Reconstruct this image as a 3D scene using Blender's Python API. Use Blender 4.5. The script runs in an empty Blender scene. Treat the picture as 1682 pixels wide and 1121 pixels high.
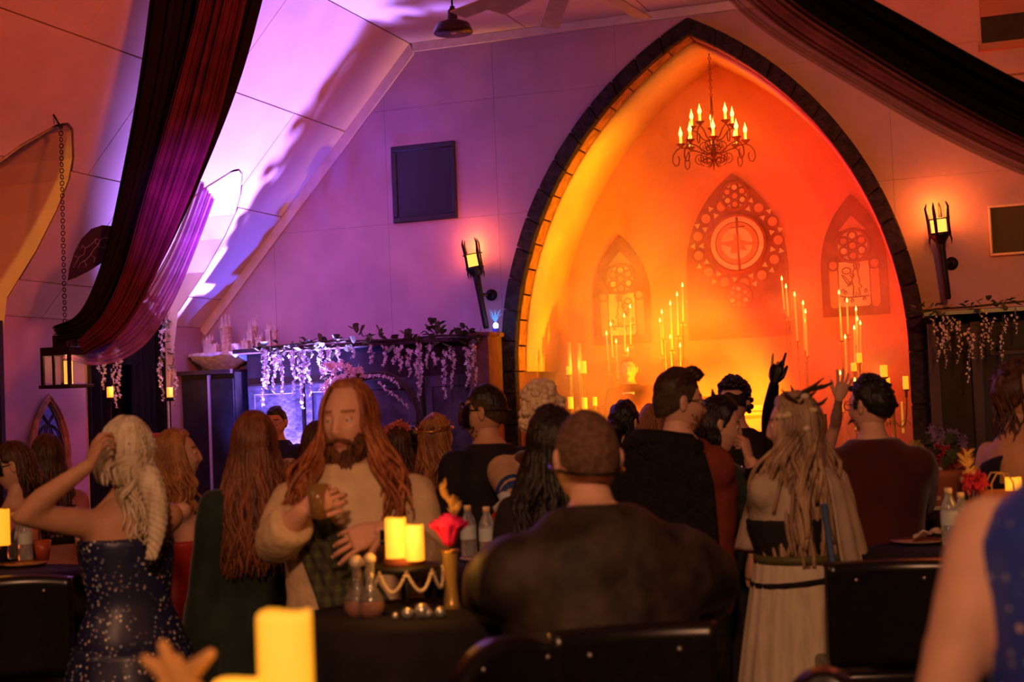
import bpy, bmesh, math, random
import numpy as np
from mathutils import Vector, Matrix, noise as mnoise

random.seed(11)
sc = bpy.context.scene
COL = sc.collection
PI = math.pi

# ------------------------------------------------------------------ camera
F_PX, IMG_W, IMG_H = 2400.0, 1682.0, 1121.0
YAW, PITCH, ROLL = math.radians(19.856), math.radians(2.441), math.radians(-2.357)
CAM = np.array([0.0, 0.0, 1.7])
_d = np.array([-math.sin(YAW) * math.cos(PITCH), math.cos(YAW) * math.cos(PITCH), math.sin(PITCH)])
_r = np.cross(_d, [0, 0, 1.0]); _r /= np.linalg.norm(_r); _u = np.cross(_r, _d)
CR = _r * math.cos(ROLL) + _u * math.sin(ROLL)
CU = -_r * math.sin(ROLL) + _u * math.cos(ROLL)
CD = _d
cam_d = bpy.data.cameras.new('camera'); cam = bpy.data.objects.new('camera', cam_d); COL.objects.link(cam)
cam_d.sensor_width = 36.0; cam_d.lens = F_PX / IMG_W * 36.0
cam_d.clip_start = 0.05; cam_d.clip_end = 100
M3 = Matrix((CR, CU, -CD)).transposed()
cam.matrix_world = Matrix.Translation(CAM) @ M3.to_4x4()
cam_d.dof.use_dof = True; cam_d.dof.focus_distance = 11.5; cam_d.dof.aperture_fstop = 3.2
sc.camera = cam

# ------------------------------------------------------------------ world, exposure
w = bpy.data.worlds.new('world'); sc.world = w; w.use_nodes = True
w.node_tree.nodes['Background'].inputs[0].default_value = (0.30, 0.16, 0.14, 1)
w.node_tree.nodes['Background'].inputs[1].default_value = 0.004
vs = sc.view_settings
vs.view_transform = 'Standard'; vs.look = 'None'; vs.gamma = 1.0; vs.use_curve_mapping = False
vs.exposure = 0.0
sc.cycles.use_denoising = True
sc.cycles.use_adaptive_sampling = True; sc.cycles.adaptive_threshold = 0.03
sc.cycles.max_bounces = 6; sc.cycles.diffuse_bounces = 3; sc.cycles.transparent_max_bounces = 6; sc.cycles.volume_bounces = 1
sc.cycles.sample_clamp_indirect = 4.0
sc.cycles.volume_step_rate = 4.0; sc.cycles.volume_max_steps = 64

# ------------------------------------------------------------------ lamps of the hall
def lamp(name, kind, loc, energy, color, target=None, size=0.1, spot=60, blend=0.3):
    L = bpy.data.lights.new(name, kind); L.energy = energy; L.color = color
    if kind in ('POINT', 'SPOT'): L.shadow_soft_size = size
    if kind == 'SPOT':
        L.spot_size = math.radians(spot); L.spot_blend = blend
    if kind == 'AREA': L.size = size
    o = bpy.data.objects.new(name, L); COL.objects.link(o); o.location = loc
    if target is not None:
        o.rotation_euler = (Vector(target) - Vector(loc)).to_track_quat('-Z', 'Y').to_euler()
    return o
ORANGE = (1.0, 0.30, 0.06)
# amber stage lamps on the floor before the arch: yellow on the vault, red on the back wall
lamp('amber_uplight', 'SPOT', (-1.35, 12.55, 0.5), 3200, (1.0, 0.37, 0.002), (-4.78, 13.62, 3.3), 0.08, 46, 0.7)
lamp('red_uplight', 'SPOT', (-4.1, 12.5, 0.4), 1700, (1.0, 0.010, 0.001), (-1.6, 14.15, 3.4), 0.08, 60, 0.9)
lamp('orange_uplight', 'SPOT', (-3.0, 12.4, 0.4), 95, (1.0, 0.16, 0.003), (-3.3, 14.15, 2.2), 0.1, 75, 0.9)
# violet LED on the floor under the garland shelf, shining up the sloped ceiling
lamp('violet_uplight', 'SPOT', (-6.85, 12.64, 0.75), 5200, (0.35, 0.20, 1.0), (-6.95, 11.95, 4.0), 0.05, 66, 0.8)
lamp('violet_side_light', 'SPOT', (-5.0, 7.6, 3.2), 260, (0.66, 0.04, 0.9), (-6.6, 13.0, 3.0), 0.15, 52, 1.0)
lamp('blue_uplight', 'SPOT', (-7.05, 11.8, 0.45), 850, (0.08, 0.10, 1.0), (-6.95, 12.7, 1.85), 0.05, 60, 0.8)
lamp('yellow_spot', 'SPOT', (-6.75, 4.6, 3.45), 260, (1.0, 0.42, 0.04), (-7.75, 9.75, 3.3), 0.08, 24, 0.4)
# orange hall lamps behind the photographer
lamp('hall_lamp', 'SPOT', (0.6, 2.6, 4.1), 2200, (1.0, 0.13, 0.035), (-7.4, 9.4, 4.3), 0.3, 46, 1.0)
lamp('hall_lamp', 'SPOT', (0.3, -1.5, 4.2), 760, (1.0, 0.44, 0.22), (-2.0, 5.2, 1.3), 0.25, 62, 1.0)
lamp('hall_lamp', 'SPOT', (-4.6, 1.0, 4.2), 110, (1.0, 0.42, 0.20), (-2.4, 6.0, 1.2), 0.25, 70, 1.0)
lamp('hall_lamp', 'SPOT', (0.7, 7.5, 3.9), 520, (1.0, 0.27, 0.035), (-0.6, 13.0, 3.6), 0.2, 80, 1.0)

# ------------------------------------------------------------------ pixel -> place
def ray(x, y): return CD + CR * (x - 841.0) / F_PX - CU * (y - 560.5) / F_PX
def at(x, y, z): return CAM + ray(x, y) * z
def onY(x, y, Y): v = ray(x, y); return CAM + v * (Y / v[1])
def onX(x, y, X): v = ray(x, y); return CAM + v * (X / v[0])
def onZ(x, y, Z): v = ray(x, y); return CAM + v * ((Z - 1.7) / v[2])

# ------------------------------------------------------------------ materials
MATS = {}
def mat(name, col, rough=0.7, var=0.0, scale=8.0, bump=0.0, bscale=40.0, metal=0.0, emit=None, estr=0.0, spec=0.3,
        col2=None, trans=0.0, sheen=0.0, alpha=1.0, sss=0.0, detail=4.0, stretch=None, ramp=(0.35, 0.65)):
    if name in MATS: return MATS[name]
    m = bpy.data.materials.new(name); m.use_nodes = True; MATS[name] = m
    nt = m.node_tree; b = nt.nodes['Principled BSDF']
    b.inputs['Roughness'].default_value = rough; b.inputs['Metallic'].default_value = metal
    b.inputs['Specular IOR Level'].default_value = spec
    b.inputs['Base Color'].default_value = (*col, 1)
    if trans: b.inputs['Transmission Weight'].default_value = trans
    if sheen: b.inputs['Sheen Weight'].default_value = sheen
    if sss:
        b.inputs['Subsurface Weight'].default_value = sss; b.inputs['Subsurface Scale'].default_value = 0.02
    if alpha < 1: b.inputs['Alpha'].default_value = alpha
    if emit is not None:
        b.inputs['Emission Color'].default_value = (*emit, 1); b.inputs['Emission Strength'].default_value = estr
    if var or bump or col2:
        tc = nt.nodes.new('ShaderNodeTexCoord'); mp = nt.nodes.new('ShaderNodeMapping')
        nt.links.new(tc.outputs['Object'], mp.inputs['Vector'])
        if stretch: mp.inputs['Scale'].default_value = stretch
    if var or col2:
        n = nt.nodes.new('ShaderNodeTexNoise'); n.inputs['Scale'].default_value = scale; n.inputs['Detail'].default_value = detail
        nt.links.new(mp.outputs[0], n.inputs['Vector'])
        r = nt.nodes.new('ShaderNodeValToRGB'); nt.links.new(n.outputs['Fac'], r.inputs['Fac'])
        r.color_ramp.elements[0].position, r.color_ramp.elements[1].position = ramp
        a = col2 if col2 else tuple(c * (1 - var) for c in col)
        c = col if col2 else tuple(min(1, c * (1 + var)) for c in col)
        r.color_ramp.elements[0].color = (*a, 1); r.color_ramp.elements[1].color = (*c, 1)
        nt.links.new(r.outputs['Color'], b.inputs['Base Color'])
    if bump:
        n2 = nt.nodes.new('ShaderNodeTexNoise'); n2.inputs['Scale'].default_value = bscale; n2.inputs['Detail'].default_value = 5
        nt.links.new(mp.outputs[0], n2.inputs['Vector'])
        bp = nt.nodes.new('ShaderNodeBump'); bp.inputs['Strength'].default_value = bump; bp.inputs['Distance'].default_value = 0.02
        nt.links.new(n2.outputs['Fac'], bp.inputs['Height']); nt.links.new(bp.outputs['Normal'], b.inputs['Normal'])
    return m
def emis(name, col, strength):
    return mat(name, (0.02, 0.01, 0.0), 0.6, emit=col, estr=strength)

# ------------------------------------------------------------------ mesh building
OFF = {}
class MB:
    def __init__(s): s.v = []; s.f = []; s.m = []
    def add(s, vs, fs, mi=0):
        b = len(s.v); s.v.extend([tuple(map(float, p)) for p in vs]); s.f.extend([tuple(i + b for i in f) for f in fs]); s.m.extend([mi] * len(fs)); return s
    def box(s, c, size, rot=None, mi=0):
        c = np.array(c, float); h = np.array(size, float) / 2
        P = [np.array((x, y, z)) * h for x in (-1, 1) for y in (-1, 1) for z in (-1, 1)]
        if rot is not None: P = [np.array(rot @ Vector(p)) for p in P]
        return s.add([c + p for p in P], [(0, 1, 3, 2), (4, 6, 7, 5), (0, 4, 5, 1), (2, 3, 7, 6), (0, 2, 6, 4), (1, 5, 7, 3)], mi)
    def ell(s, c, r, rot=None, nu=14, nv=9, mi=0):
        c = np.array(c, float); vs = []; fs = []
        if np.isscalar(r): r = (r, r, r)
        for j in range(nv + 1):
            t = PI * j / nv
            for i in range(nu):
                a = 2 * PI * i / nu
                p = np.array((r[0] * math.sin(t) * math.cos(a), r[1] * math.sin(t) * math.sin(a), r[2] * math.cos(t)))
                if rot is not None: p = np.array(rot @ Vector(p))
                vs.append(c + p)
        for j in range(nv):
            for i in range(nu):
                k = (i + 1) % nu
                fs.append((j * nu + i, (j + 1) * nu + i, (j + 1) * nu + k, j * nu + k))
        return s.add(vs, fs, mi)
    def rings(s, R, closed=True, cap=True, mi=0):
        n = len(R[0]); vs = [p for r in R for p in r]; fs = []
        for j in range(len(R) - 1):
            for i in range(n if closed else n - 1):
                k = (i + 1) % n
                fs.append((j * n + i, j * n + k, (j + 1) * n + k, (j + 1) * n + i))
        if cap and closed:
            fs.append(tuple(reversed(range(n)))); fs.append(tuple(range((len(R) - 1) * n, len(R) * n)))
        return s.add(vs, fs, mi)
    def tube(s, pts, rad, n=8, mi=0, up=None, round_ends=False):
        P = [np.array(p, float) for p in pts]
        if np.isscalar(rad): rad = [rad] * len(P)
        rad = [(q, q) if np.isscalar(q) else q for q in rad]
        if round_ends:
            t0 = P[0] - P[1]; t0 /= np.linalg.norm(t0) + 1e-9; t1 = P[-1] - P[-2]; t1 /= np.linalg.norm(t1) + 1e-9
            a, b = rad[0], rad[-1]
            P = [P[0] + t0 * a[0] * .9, P[0] + t0 * a[0] * .6] + P + [P[-1] + t1 * b[0] * .6, P[-1] + t1 * b[0] * .9]
            rad = [(a[0] * .25, a[1] * .25), (a[0] * .75, a[1] * .75)] + list(rad) + [(b[0] * .75, b[1] * .75), (b[0] * .25, b[1] * .25)]
        T = []
        for i in range(len(P)):
            t = P[min(i + 1, len(P) - 1)] - P[max(i - 1, 0)]; T.append(t / (np.linalg.norm(t) + 1e-9))
        x = np.array(up, float) if up is not None else (np.array((1., 0, 0)) if abs(T[0][0]) < .8 else np.array((0, 1., 0)))
        R = []
        for i in range(len(P)):
            x = x - T[i] * (x @ T[i]); x = x / (np.linalg.norm(x) + 1e-9); y = np.cross(T[i], x)
            R.append([P[i] + x * rad[i][0] * math.cos(2 * PI * k / n) + y * rad[i][1] * math.sin(2 * PI * k / n) for k in range(n)])
        return s.rings(R, mi=mi)
    def lathe(s, prof, c=(0, 0, 0), n=20, mi=0, rot=None, cap=True):
        c = np.array(c, float); R = []
        for r, z in prof:
            ring = [np.array((r * math.cos(2 * PI * k / n), r * math.sin(2 * PI * k / n), z)) for k in range(n)]
            if rot is not None: ring = [np.array(rot @ Vector(p)) for p in ring]
            R.append([c + p for p in ring])
        return s.rings(R, cap=cap, mi=mi)
    def prism(s, poly, fn, t0, t1, mi=0):
        n = len(poly); vs = [fn(a, b, t0) for a, b in poly] + [fn(a, b, t1) for a, b in poly]
        fs = [tuple(range(n)), tuple(reversed(range(n, 2 * n)))] + [(i, i + n, (i + 1) % n + n, (i + 1) % n) for i in range(n)]
        return s.add(vs, fs, mi)
    def sheet(s, fn, nu, nv, mi=0, th=0.0):
        P = [[np.array(fn(i / nu, j / nv), float) for i in range(nu + 1)] for j in range(nv + 1)]
        vs = [p for r in P for p in r]; w = nu + 1
        fs = [(j * w + i, j * w + i + 1, (j + 1) * w + i + 1, (j + 1) * w + i) for j in range(nv) for i in range(nu)]
        return s.add(vs, fs, mi)
    def ring(s, c, R, r, rot=None, n=24, k=6, mi=0):
        P = []
        for i in range(n):
            a = 2 * PI * i / n; q = []
            for j in range(k):
                b = 2 * PI * j / k; p = np.array(((R + r * math.cos(b)) * math.cos(a), (R + r * math.cos(b)) * math.sin(a), r * math.sin(b)))
                if rot is not None: p = np.array(rot @ Vector(p))
                q.append(np.array(c, float) + p)
            P.append(q)
        P.append(P[0]); return s.rings(P, cap=False, mi=mi)
    def build(s, name, mats, parent=None, loc=None, smooth=True, bevel=0.0, seg=1, solid=0.0, sub=0, auto=None):
        if loc is None:
            if parent is not None: loc = OFF[parent.name]
            else:
                A = np.array(s.v); loc = ((A[:, 0].min() + A[:, 0].max()) / 2, (A[:, 1].min() + A[:, 1].max()) / 2, A[:, 2].min())
        L = np.array(loc, float)
        me = bpy.data.meshes.new(name); me.from_pydata([tuple(np.array(p) - L) for p in s.v], [], s.f)
        for m in (mats if isinstance(mats, (list, tuple)) else [mats]): me.materials.append(m)
        if len(me.materials) > 1: me.polygons.foreach_set('material_index', s.m)
        bm = bmesh.new(); bm.from_mesh(me); bmesh.ops.recalc_face_normals(bm, faces=bm.faces); bm.to_mesh(me); bm.free()
        me.polygons.foreach_set('use_smooth', [smooth] * len(me.polygons)); me.update()
        o = bpy.data.objects.new(name, me); COL.objects.link(o)
        if parent is not None: o.parent = parent
        else: o.location = tuple(L)
        OFF[o.name] = L
        if bevel:
            md = o.modifiers.new('bevel', 'BEVEL'); md.width = bevel; md.segments = seg; md.limit_method = 'ANGLE'
        if solid:
            md = o.modifiers.new('solid', 'SOLIDIFY'); md.thickness = solid; md.offset = 0
        if sub:
            md = o.modifiers.new('sub', 'SUBSURF'); md.levels = sub; md.render_levels = sub
        return o
def empty(name, loc):
    o = bpy.data.objects.new(name, None); COL.objects.link(o); o.location = tuple(map(float, loc)); o.empty_display_size = .1
    OFF[o.name] = np.array(loc, float); return o
def tag(o, label, cat, group=None, kind=None):
    o['label'] = label; o['category'] = cat
    if group: o['group'] = group
    if kind: o['kind'] = kind
    return o
def struct(o, label=None):
    o['kind'] = 'structure'
    if label: o['label'] = label
    return o
def baked(o):
    dg = bpy.context.evaluated_depsgraph_get(); dg.update()
    me = bpy.data.meshes.new_from_object(o.evaluated_get(dg)); return me
def cut(o, cutters):
    """boolean-difference the cutters from o and keep the result as o's mesh"""
    for c in cutters:
        md = o.modifiers.new('cut', 'BOOLEAN'); md.operation = 'DIFFERENCE'; md.object = c; md.solver = 'EXACT'
    me = baked(o); o.modifiers.clear(); old = o.data; mats = list(old.materials); o.data = me; me.name = o.name
    if len(me.materials) == 0:
        for m in mats: me.materials.append(m)
    bpy.data.meshes.remove(old); return o
def rnd(a, b): return random.uniform(a, b)
def lerp(a, b, t): return a + (b - a) * t
def interp(x, xs, ys): return float(np.interp(x, xs, ys))
# ================================================================== THE HALL
W, XC, XL, XR, XF, ZE, ZC = 13.0, -2.85, -8.08, 2.38, -5.62, 2.6, 5.25
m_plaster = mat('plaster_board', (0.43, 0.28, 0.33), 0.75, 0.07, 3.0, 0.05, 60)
m_plaster2 = mat('ceiling_board', (0.66, 0.53, 0.52), 0.7, 0.06, 2.5, 0.04, 50)
m_gap = mat('joint', (0.22, 0.15, 0.13), 0.9, 0.2, 6)
m_trim = mat('trim_paint', (0.62, 0.52, 0.47), 0.6, 0.08, 8)
m_stone = mat('dark_stone', (0.018, 0.012, 0.015), 0.75, 0.6, 14, 0.9, 26)
m_brick = mat('warm_brick', (0.34, 0.15, 0.08), 0.8, 0.3, 12, 0.4, 50)
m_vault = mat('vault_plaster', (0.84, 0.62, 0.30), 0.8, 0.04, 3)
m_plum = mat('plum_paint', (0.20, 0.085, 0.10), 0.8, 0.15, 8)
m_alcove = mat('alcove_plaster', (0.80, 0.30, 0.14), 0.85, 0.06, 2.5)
m_floor = mat('dark_floor', (0.05, 0.035, 0.03), 0.5, 0.3, 5)
m_black = mat('black_paint', (0.012, 0.010, 0.011), 0.6, 0.3, 10)
m_dwood = mat('dark_wood', (0.045, 0.028, 0.026), 0.55, 0.4, 6, 0.15, 30, stretch=(1, 1, .15))
m_iron = mat('black_iron', (0.014, 0.011, 0.012), 0.45, 0.2, 20, metal=0.4)

struct(MB().box((XC, 5.5, -0.05), (12, 18, 0.1)).build('floor', m_floor, smooth=False))
XY = lambda a, b, t: (a, t, b)      # polygon in X,Z extruded along Y
YZ = lambda a, b, t: (t, a, b)      # polygon in Y,Z extruded along X
def arch(h0, za, zs=2.0, n=16, zf=0.0):
    R = (h0 ** 2 + (za - zs) ** 2) / (2 * h0); th = math.asin((za - zs) / R); L = []
    for i in range(n + 1):
        t = th * i / n; L.append(((R - h0) - R * math.cos(t), zs + R * math.sin(t)))
    pts = [(-h0, zf)] + L
    return [(XC + x, z) for x, z in pts] + [(XC - x, z) for x, z in reversed(pts[:-1])]
def hide_cutter(o): bpy.data.objects.remove(o, do_unlink=True)

# --- end wall with the pointed opening, faced with boards
gable = [(XL - .3, 0), (XR + .3, 0), (XR + .3, ZE), (XR, ZE), (2 * XC - XF, ZC), (2 * XC - XF, ZC + .15), (XF, ZC + .15), (XF, ZC), (XL, ZE), (XL - .3, ZE)]
gable = [(XL - .3, 0), (XR + .3, 0), (XR + .3, ZC + .15), (XL - .3, ZC + .15)]
wall = MB().prism(gable, XY, W + .012, W + .2).build('wall_back', m_gap, smooth=False)
cutA = MB().prism(arch(1.85, 5.045, zf=-.2), XY, W - .5, W + .6).build('cutter', m_gap)
cut(wall, [cutA]); struct(wall, 'gable end wall of painted boards around a pointed arch')
def roofline(x):
    return min(ZC, ZE + (x - XL) * (ZC - ZE) / (XF - XL), ZE + (XR - x) * (ZC - ZE) / (XF - XL))
xs = [XL, -7.2, -5.93, -4.78, -3.56, -2.34, -1.12, 0.10, 1.32, XR]; zs_ = [0.0, 2.3, 3.5, 4.62, ZC]
g = .0012
for i in range(len(xs) - 1):
    for j in range(len(zs_) - 1):
        x0, x1, z0, z1 = xs[i] + g, xs[i + 1] - g, zs_[j] + g, zs_[j + 1] - g
        if abs((x0 + x1) / 2 - XC) < 1.0 and j < 2: continue
        poly = [(x0, z0), (x1, z0)]
        N = 10; top = [(lerp(x1, x0, k / N), min(z1, roofline(lerp(x1, x0, k / N)))) for k in range(N + 1)]
        for br in (XF, 2 * XC - XF):
            if x0 < br < x1 and z1 > 4.9: top.append((br, min(z1, ZC)))
        # where the board top leaves the roofline
        zc = z1
        xa = XL + (zc - ZE) * (XF - XL) / (ZC - ZE)
        for q in (xa, XL + XR - xa):
            if x0 < q < x1: top.append((q, zc))
        top = sorted(set((round(a, 4), round(b, 4)) for a, b in top), key=lambda p: -p[0])
        top = [p for p in top if p[1] > z0 + .01]
        if len(top) < 2: continue
        poly = [(max(x0, min(p[0] for p in top) if roofline(x0) < z0 else x0), z0), (x1 if roofline(x1) > z0 else max(p[0] for p in top), z0)] + top
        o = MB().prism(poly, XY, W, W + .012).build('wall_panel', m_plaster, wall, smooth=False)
        if abs((x0 + x1) / 2 - XC) < 2.7: cut(o, [cutA])
        if len(o.data.vertices) == 0: bpy.data.objects.remove(o)
hide_cutter(cutA)
# --- dark stones round the arch, bricks in its thickness
sur = struct(MB().prism(arch(1.80, 4.985)[:1] + [(XC - 1.80, 0), (XC - 1.88, 0), (XC - 1.88, .02)], XY, W - .06, W).build('trim_1', m_stone), 'dark stone surround of the pointed arch')
def arcpt(h0, za, t, zs=2.0):
    R = (h0 ** 2 + (za - zs) ** 2) / (2 * h0); th = math.asin((za - zs) / R) * t
    return (R - h0) - R * math.cos(th), zs + R * math.sin(th)
for sgn in (-1, 1):
    n = 13
    for i in range(n):
        t0, t1 = i / n + .0012, (i + 1) / n - .0012 * (i < n - 1)
        po = [arcpt(1.935, 5.135, lerp(t0, t1, k / 3)) for k in range(4)]; pi = [arcpt(1.79, 4.98, lerp(t1, t0, k / 3)) for k in range(4)]
        MB().prism([(XC - sgn * x, z) for x, z in po + pi], XY, W - .075 - rnd(0, .02), W + .005).build('stone', m_stone, sur, smooth=False, bevel=.008)
    z = 0
    while z < 1.99:
        h = min(rnd(.30, .42), 2.0 - z)
        if 2.0 - z - h < .12: h = 2.0 - z
        MB().box((XC + sgn * 1.8625, W - .04 - rnd(0, .01), z + h / 2), (.146, .09, h - .008)).build('stone', m_stone, sur, smooth=False, bevel=.008)
        z += h
    n = 15
    for i in range(n):
        t0, t1 = i / n + .002, (i + 1) / n - .002
        po = [arcpt(1.85, 5.045, lerp(t0, t1, k / 2)) for k in range(3)]; pi = [arcpt(1.788 - rnd(0, .006), 4.978, lerp(t1, t0, k / 2)) for k in range(3)]
        MB().prism([(XC - sgn * x, z) for x, z in po + pi], XY, W + .006, W + .2).build('brick', m_brick, sur, smooth=False, bevel=.004)
    for i in range(8):
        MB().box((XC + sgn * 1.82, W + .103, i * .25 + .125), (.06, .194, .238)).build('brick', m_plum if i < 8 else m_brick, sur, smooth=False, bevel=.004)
# --- the alcove behind the arch
YB = W + 1.15
A = [p for p in arch(1.80, 4.99) if p[1] >= 1.99]
b = MB(); b.rings([[(x, y, z) for x, z in A] for y in (W + .2, W + .6, YB)], closed=False, cap=False)
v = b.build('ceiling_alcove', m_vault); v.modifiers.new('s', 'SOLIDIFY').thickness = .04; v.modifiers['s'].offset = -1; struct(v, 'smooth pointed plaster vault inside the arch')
for sgn, nm in ((-1, 'left'), (1, 'right')):
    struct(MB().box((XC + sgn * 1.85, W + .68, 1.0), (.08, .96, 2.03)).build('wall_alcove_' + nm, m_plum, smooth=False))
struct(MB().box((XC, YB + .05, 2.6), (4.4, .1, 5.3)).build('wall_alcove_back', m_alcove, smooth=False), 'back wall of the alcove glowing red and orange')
struct(MB().box((XC, W + .58, .17), (3.6, 1.14, .34)).build('floor_stage', m_floor, smooth=False))

# --- sloped ceiling with two pointed dormer recesses that run down the left wall
SL = math.hypot(XF - XL, ZC - ZE); SN = np.array([(ZC - ZE), 0, -(XF - XL)]) / SL; SU = np.array([(XF - XL), 0, (ZC - ZE)]) / SL
def slope(y, s, h=0.0): return np.array([XL, y, ZE]) + SU * s + SN * h
dorm = [(0, 3.94), (.09, 3.915), (.16, 3.86), (.30, 3.75), (.42, 3.61), (.52, 3.40), (.61, 3.10), (.655, 2.74), (.66, 2.0), (.66, -.1)]
DY = (9.2, 11.73)
cutD = []
for y in DY:
    poly = [(y + a * 1.03 + .004 * (a > 0), z + .02) for a, z in dorm] + [(y - a * 1.03 - .004, z + .02) for a, z in reversed(dorm[1:])]
    cutD.append(MB().prism(poly, YZ, -9.6, -5.0).build('cutter', m_gap))
b = MB(); b.add([slope(y, s, h) for y in (-2.5, W + .1) for s, h in ((-.1, -.012), (SL + .05, -.012), (SL + .05, -.12), (-.1, -.12))],
               [(0, 1, 2, 3), (7, 6, 5, 4), (0, 4, 5, 1), (1, 5, 6, 2), (2, 6, 7, 3), (3, 7, 4, 0)])
cl = b.build('ceiling_left', m_gap, smooth=False); cut(cl, cutD); struct(cl, 'sloping left side of the ceiling clad in boards')
rows = [(0, .375, (3, 5.4, 7.9, 10.46, W)), (.375, 1.455, (3, 6.0, 8.0, 10.46, W)), (1.455, 2.535, (3, 5.1, 7.4, 9.8, 11.95, W)), (2.535, SL, (3, 4.3, 6.5, 8.75, 10.70, W))]
for s0, s1, ys in rows:
    for k in range(len(ys) - 1):
        y0, y1 = ys[k] + .005, ys[k + 1] - .005; a, c = s0 + .006, s1 - .006
        b = MB(); b.add([slope(y, s, h) for y in (y0, y1) for s, h in ((a, 0), (c, 0), (c, -.0115), (a, -.0115))],
                        [(0, 1, 2, 3), (7, 6, 5, 4), (0, 4, 5, 1), (1, 5, 6, 2), (2, 6, 7, 3), (3, 7, 4, 0)])
        o = b.build('ceiling_panel', m_plaster2, cl, smooth=False)
        if s0 < 2.0 and y1 > 8.4: cut(o, cutD)
        if len(o.data.vertices) == 0: bpy.data.objects.remove(o)
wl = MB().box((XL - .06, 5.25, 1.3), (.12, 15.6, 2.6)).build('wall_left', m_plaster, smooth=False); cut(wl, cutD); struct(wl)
for c in cutD: hide_cutter(c)
m_dorm = mat('dormer_plaster', (0.74, 0.64, 0.50), 0.75, 0.05, 3)
for k, y in enumerate(DY):
    pl = [(y + a, max(z, 0)) for a, z in dorm]; pl = pl[::-1] + [(y - a, max(z, 0)) for a, z in dorm[1:]]
    xin = lambda z: XL if z <= ZE else XL + (z - ZE) * (XF - XL) / (ZC - ZE)
    b = MB(); b.rings([[(lerp(xin(z), -8.75, t), yy, z) for yy, z in pl] for t in (0, .5, 1)], closed=False, cap=False)
    struct(b.build('wall_dormer_%d' % (k + 1), m_dorm, smooth=False))
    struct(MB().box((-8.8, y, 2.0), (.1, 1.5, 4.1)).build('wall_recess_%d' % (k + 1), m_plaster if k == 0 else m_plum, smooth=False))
# --- flat upper ceiling, far slope and walls
cf = struct(MB().box((XC, 5.25, ZC + .07), (2 * (XC - XF) + .1, 15.7, .10)).build('ceiling', m_gap, smooth=False))
for i in range(5):
    x0 = XF + i * 1.2; x1 = min(x0 + 1.2, 2 * XC - XF)
    if x1 - x0 < .05: continue
    ys = (3.0, 6.2, 8.6, 11.05 if i % 2 else 10.2, W)
    for k in range(len(ys) - 1):
        MB().box(((x0 + x1) / 2, (ys[k] + ys[k + 1]) / 2, ZC + .006), (x1 - x0 - .012, ys[k + 1] - ys[k] - .012, .012)).build('ceiling_panel', m_plaster2, cf, smooth=False)
mx = lambda p: np.array([XL + XR - p[0], p[1], p[2]])
b = MB(); b.add([mx(slope(y, s, h)) for y in (-2.5, W + .1) for s, h in ((-.1, 0), (SL + .05, 0), (SL + .05, -.1), (-.1, -.1))],
               [(0, 1, 2, 3), (7, 6, 5, 4), (0, 4, 5, 1), (1, 5, 6, 2), (2, 6, 7, 3), (3, 7, 4, 0)])
struct(b.build('ceiling_right', m_plaster2, smooth=False))
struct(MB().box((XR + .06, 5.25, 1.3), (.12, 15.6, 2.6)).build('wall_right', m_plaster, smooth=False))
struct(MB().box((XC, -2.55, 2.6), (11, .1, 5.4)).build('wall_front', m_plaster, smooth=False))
# --- cover strips along the top of the end wall
b = MB(); b.add([np.array([p[0], y, p[2]]) for y in (W - .022, W) for p in (slope(0, -.02, 0), slope(0, SL, 0), slope(0, SL - .05, .1), slope(0, -.02, .1))],
               [(0, 1, 2, 3), (7, 6, 5, 4), (0, 4, 5, 1), (1, 5, 6, 2), (2, 6, 7, 3), (3, 7, 4, 0)])
struct(b.build('trim_2', m_trim, smooth=False, bevel=.004))
struct(MB().box((XC, W - .014, ZC - .045), (2 * (XC - XF) - .05, .026, .085)).build('trim_3', m_trim, smooth=False, bevel=.004))
# --- dark recessed slot high on the end wall at the right
sl = struct(MB().box((.30, W - .012, 4.90), (1.26, .02, .16)).build('window_1', mat('slot_lintel', (.33, .17, .12), .8), smooth=False), 'dark recessed slot window high in the end wall')
MB().box((.30, W - .006, 4.70), (1.26, .012, .24)).build('window_pane', m_black, sl, smooth=False)
MB().box((.30, W - .03, 4.555), (1.30, .06, .06)).build('window_sill', mat('slot_lintel', (0, 0, 0)), sl, smooth=False)
MB().box((.30, W - .02, 4.30), (1.26, .02, .015)).build('panel_seam', m_gap, sl, smooth=False)

# ================================================================== FRAMED BOARDS ON THE END WALL
def framed(name, label, x0, x1, z0, z1, mf, mb, fw):
    e = tag(empty(name, ((x0 + x1) / 2, W, z0)), label, 'board')
    MB().box(((x0 + x1) / 2, W - .018, (z0 + z1) / 2), (x1 - x0 - fw, .02, z1 - z0 - fw)).build('board', mb, e, smooth=False)
    for cx_, cz, sx, sz in (((x0 + x1) / 2, z1 - fw / 2, x1 - x0, fw), ((x0 + x1) / 2, z0 + fw / 2, x1 - x0, fw), (x0 + fw / 2, (z0 + z1) / 2, fw, z1 - z0 - 2 * fw), (x1 - fw / 2, (z0 + z1) / 2, fw, z1 - z0 - 2 * fw)):
        MB().box((cx_, W - .022, cz), (sx, .042, sz)).build('frame_rail', mf, e, smooth=False, bevel=.006)
framed('framed_board', 'black framed board hung on the purple wall above the torch', -5.86, -5.19, 3.50, 4.25, mat('board_frame', (.02, .012, .02), .4), mat('board_black', (.015, .01, .018), .35), .055)
framed('framed_board', 'dark board in a pale thin frame right of the right torch', -.355, .55, 2.775, 3.205, mat('pale_frame', (.62, .50, .42), .4), mat('board_brown', (.022, .008, .006), .5), .022)

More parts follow.
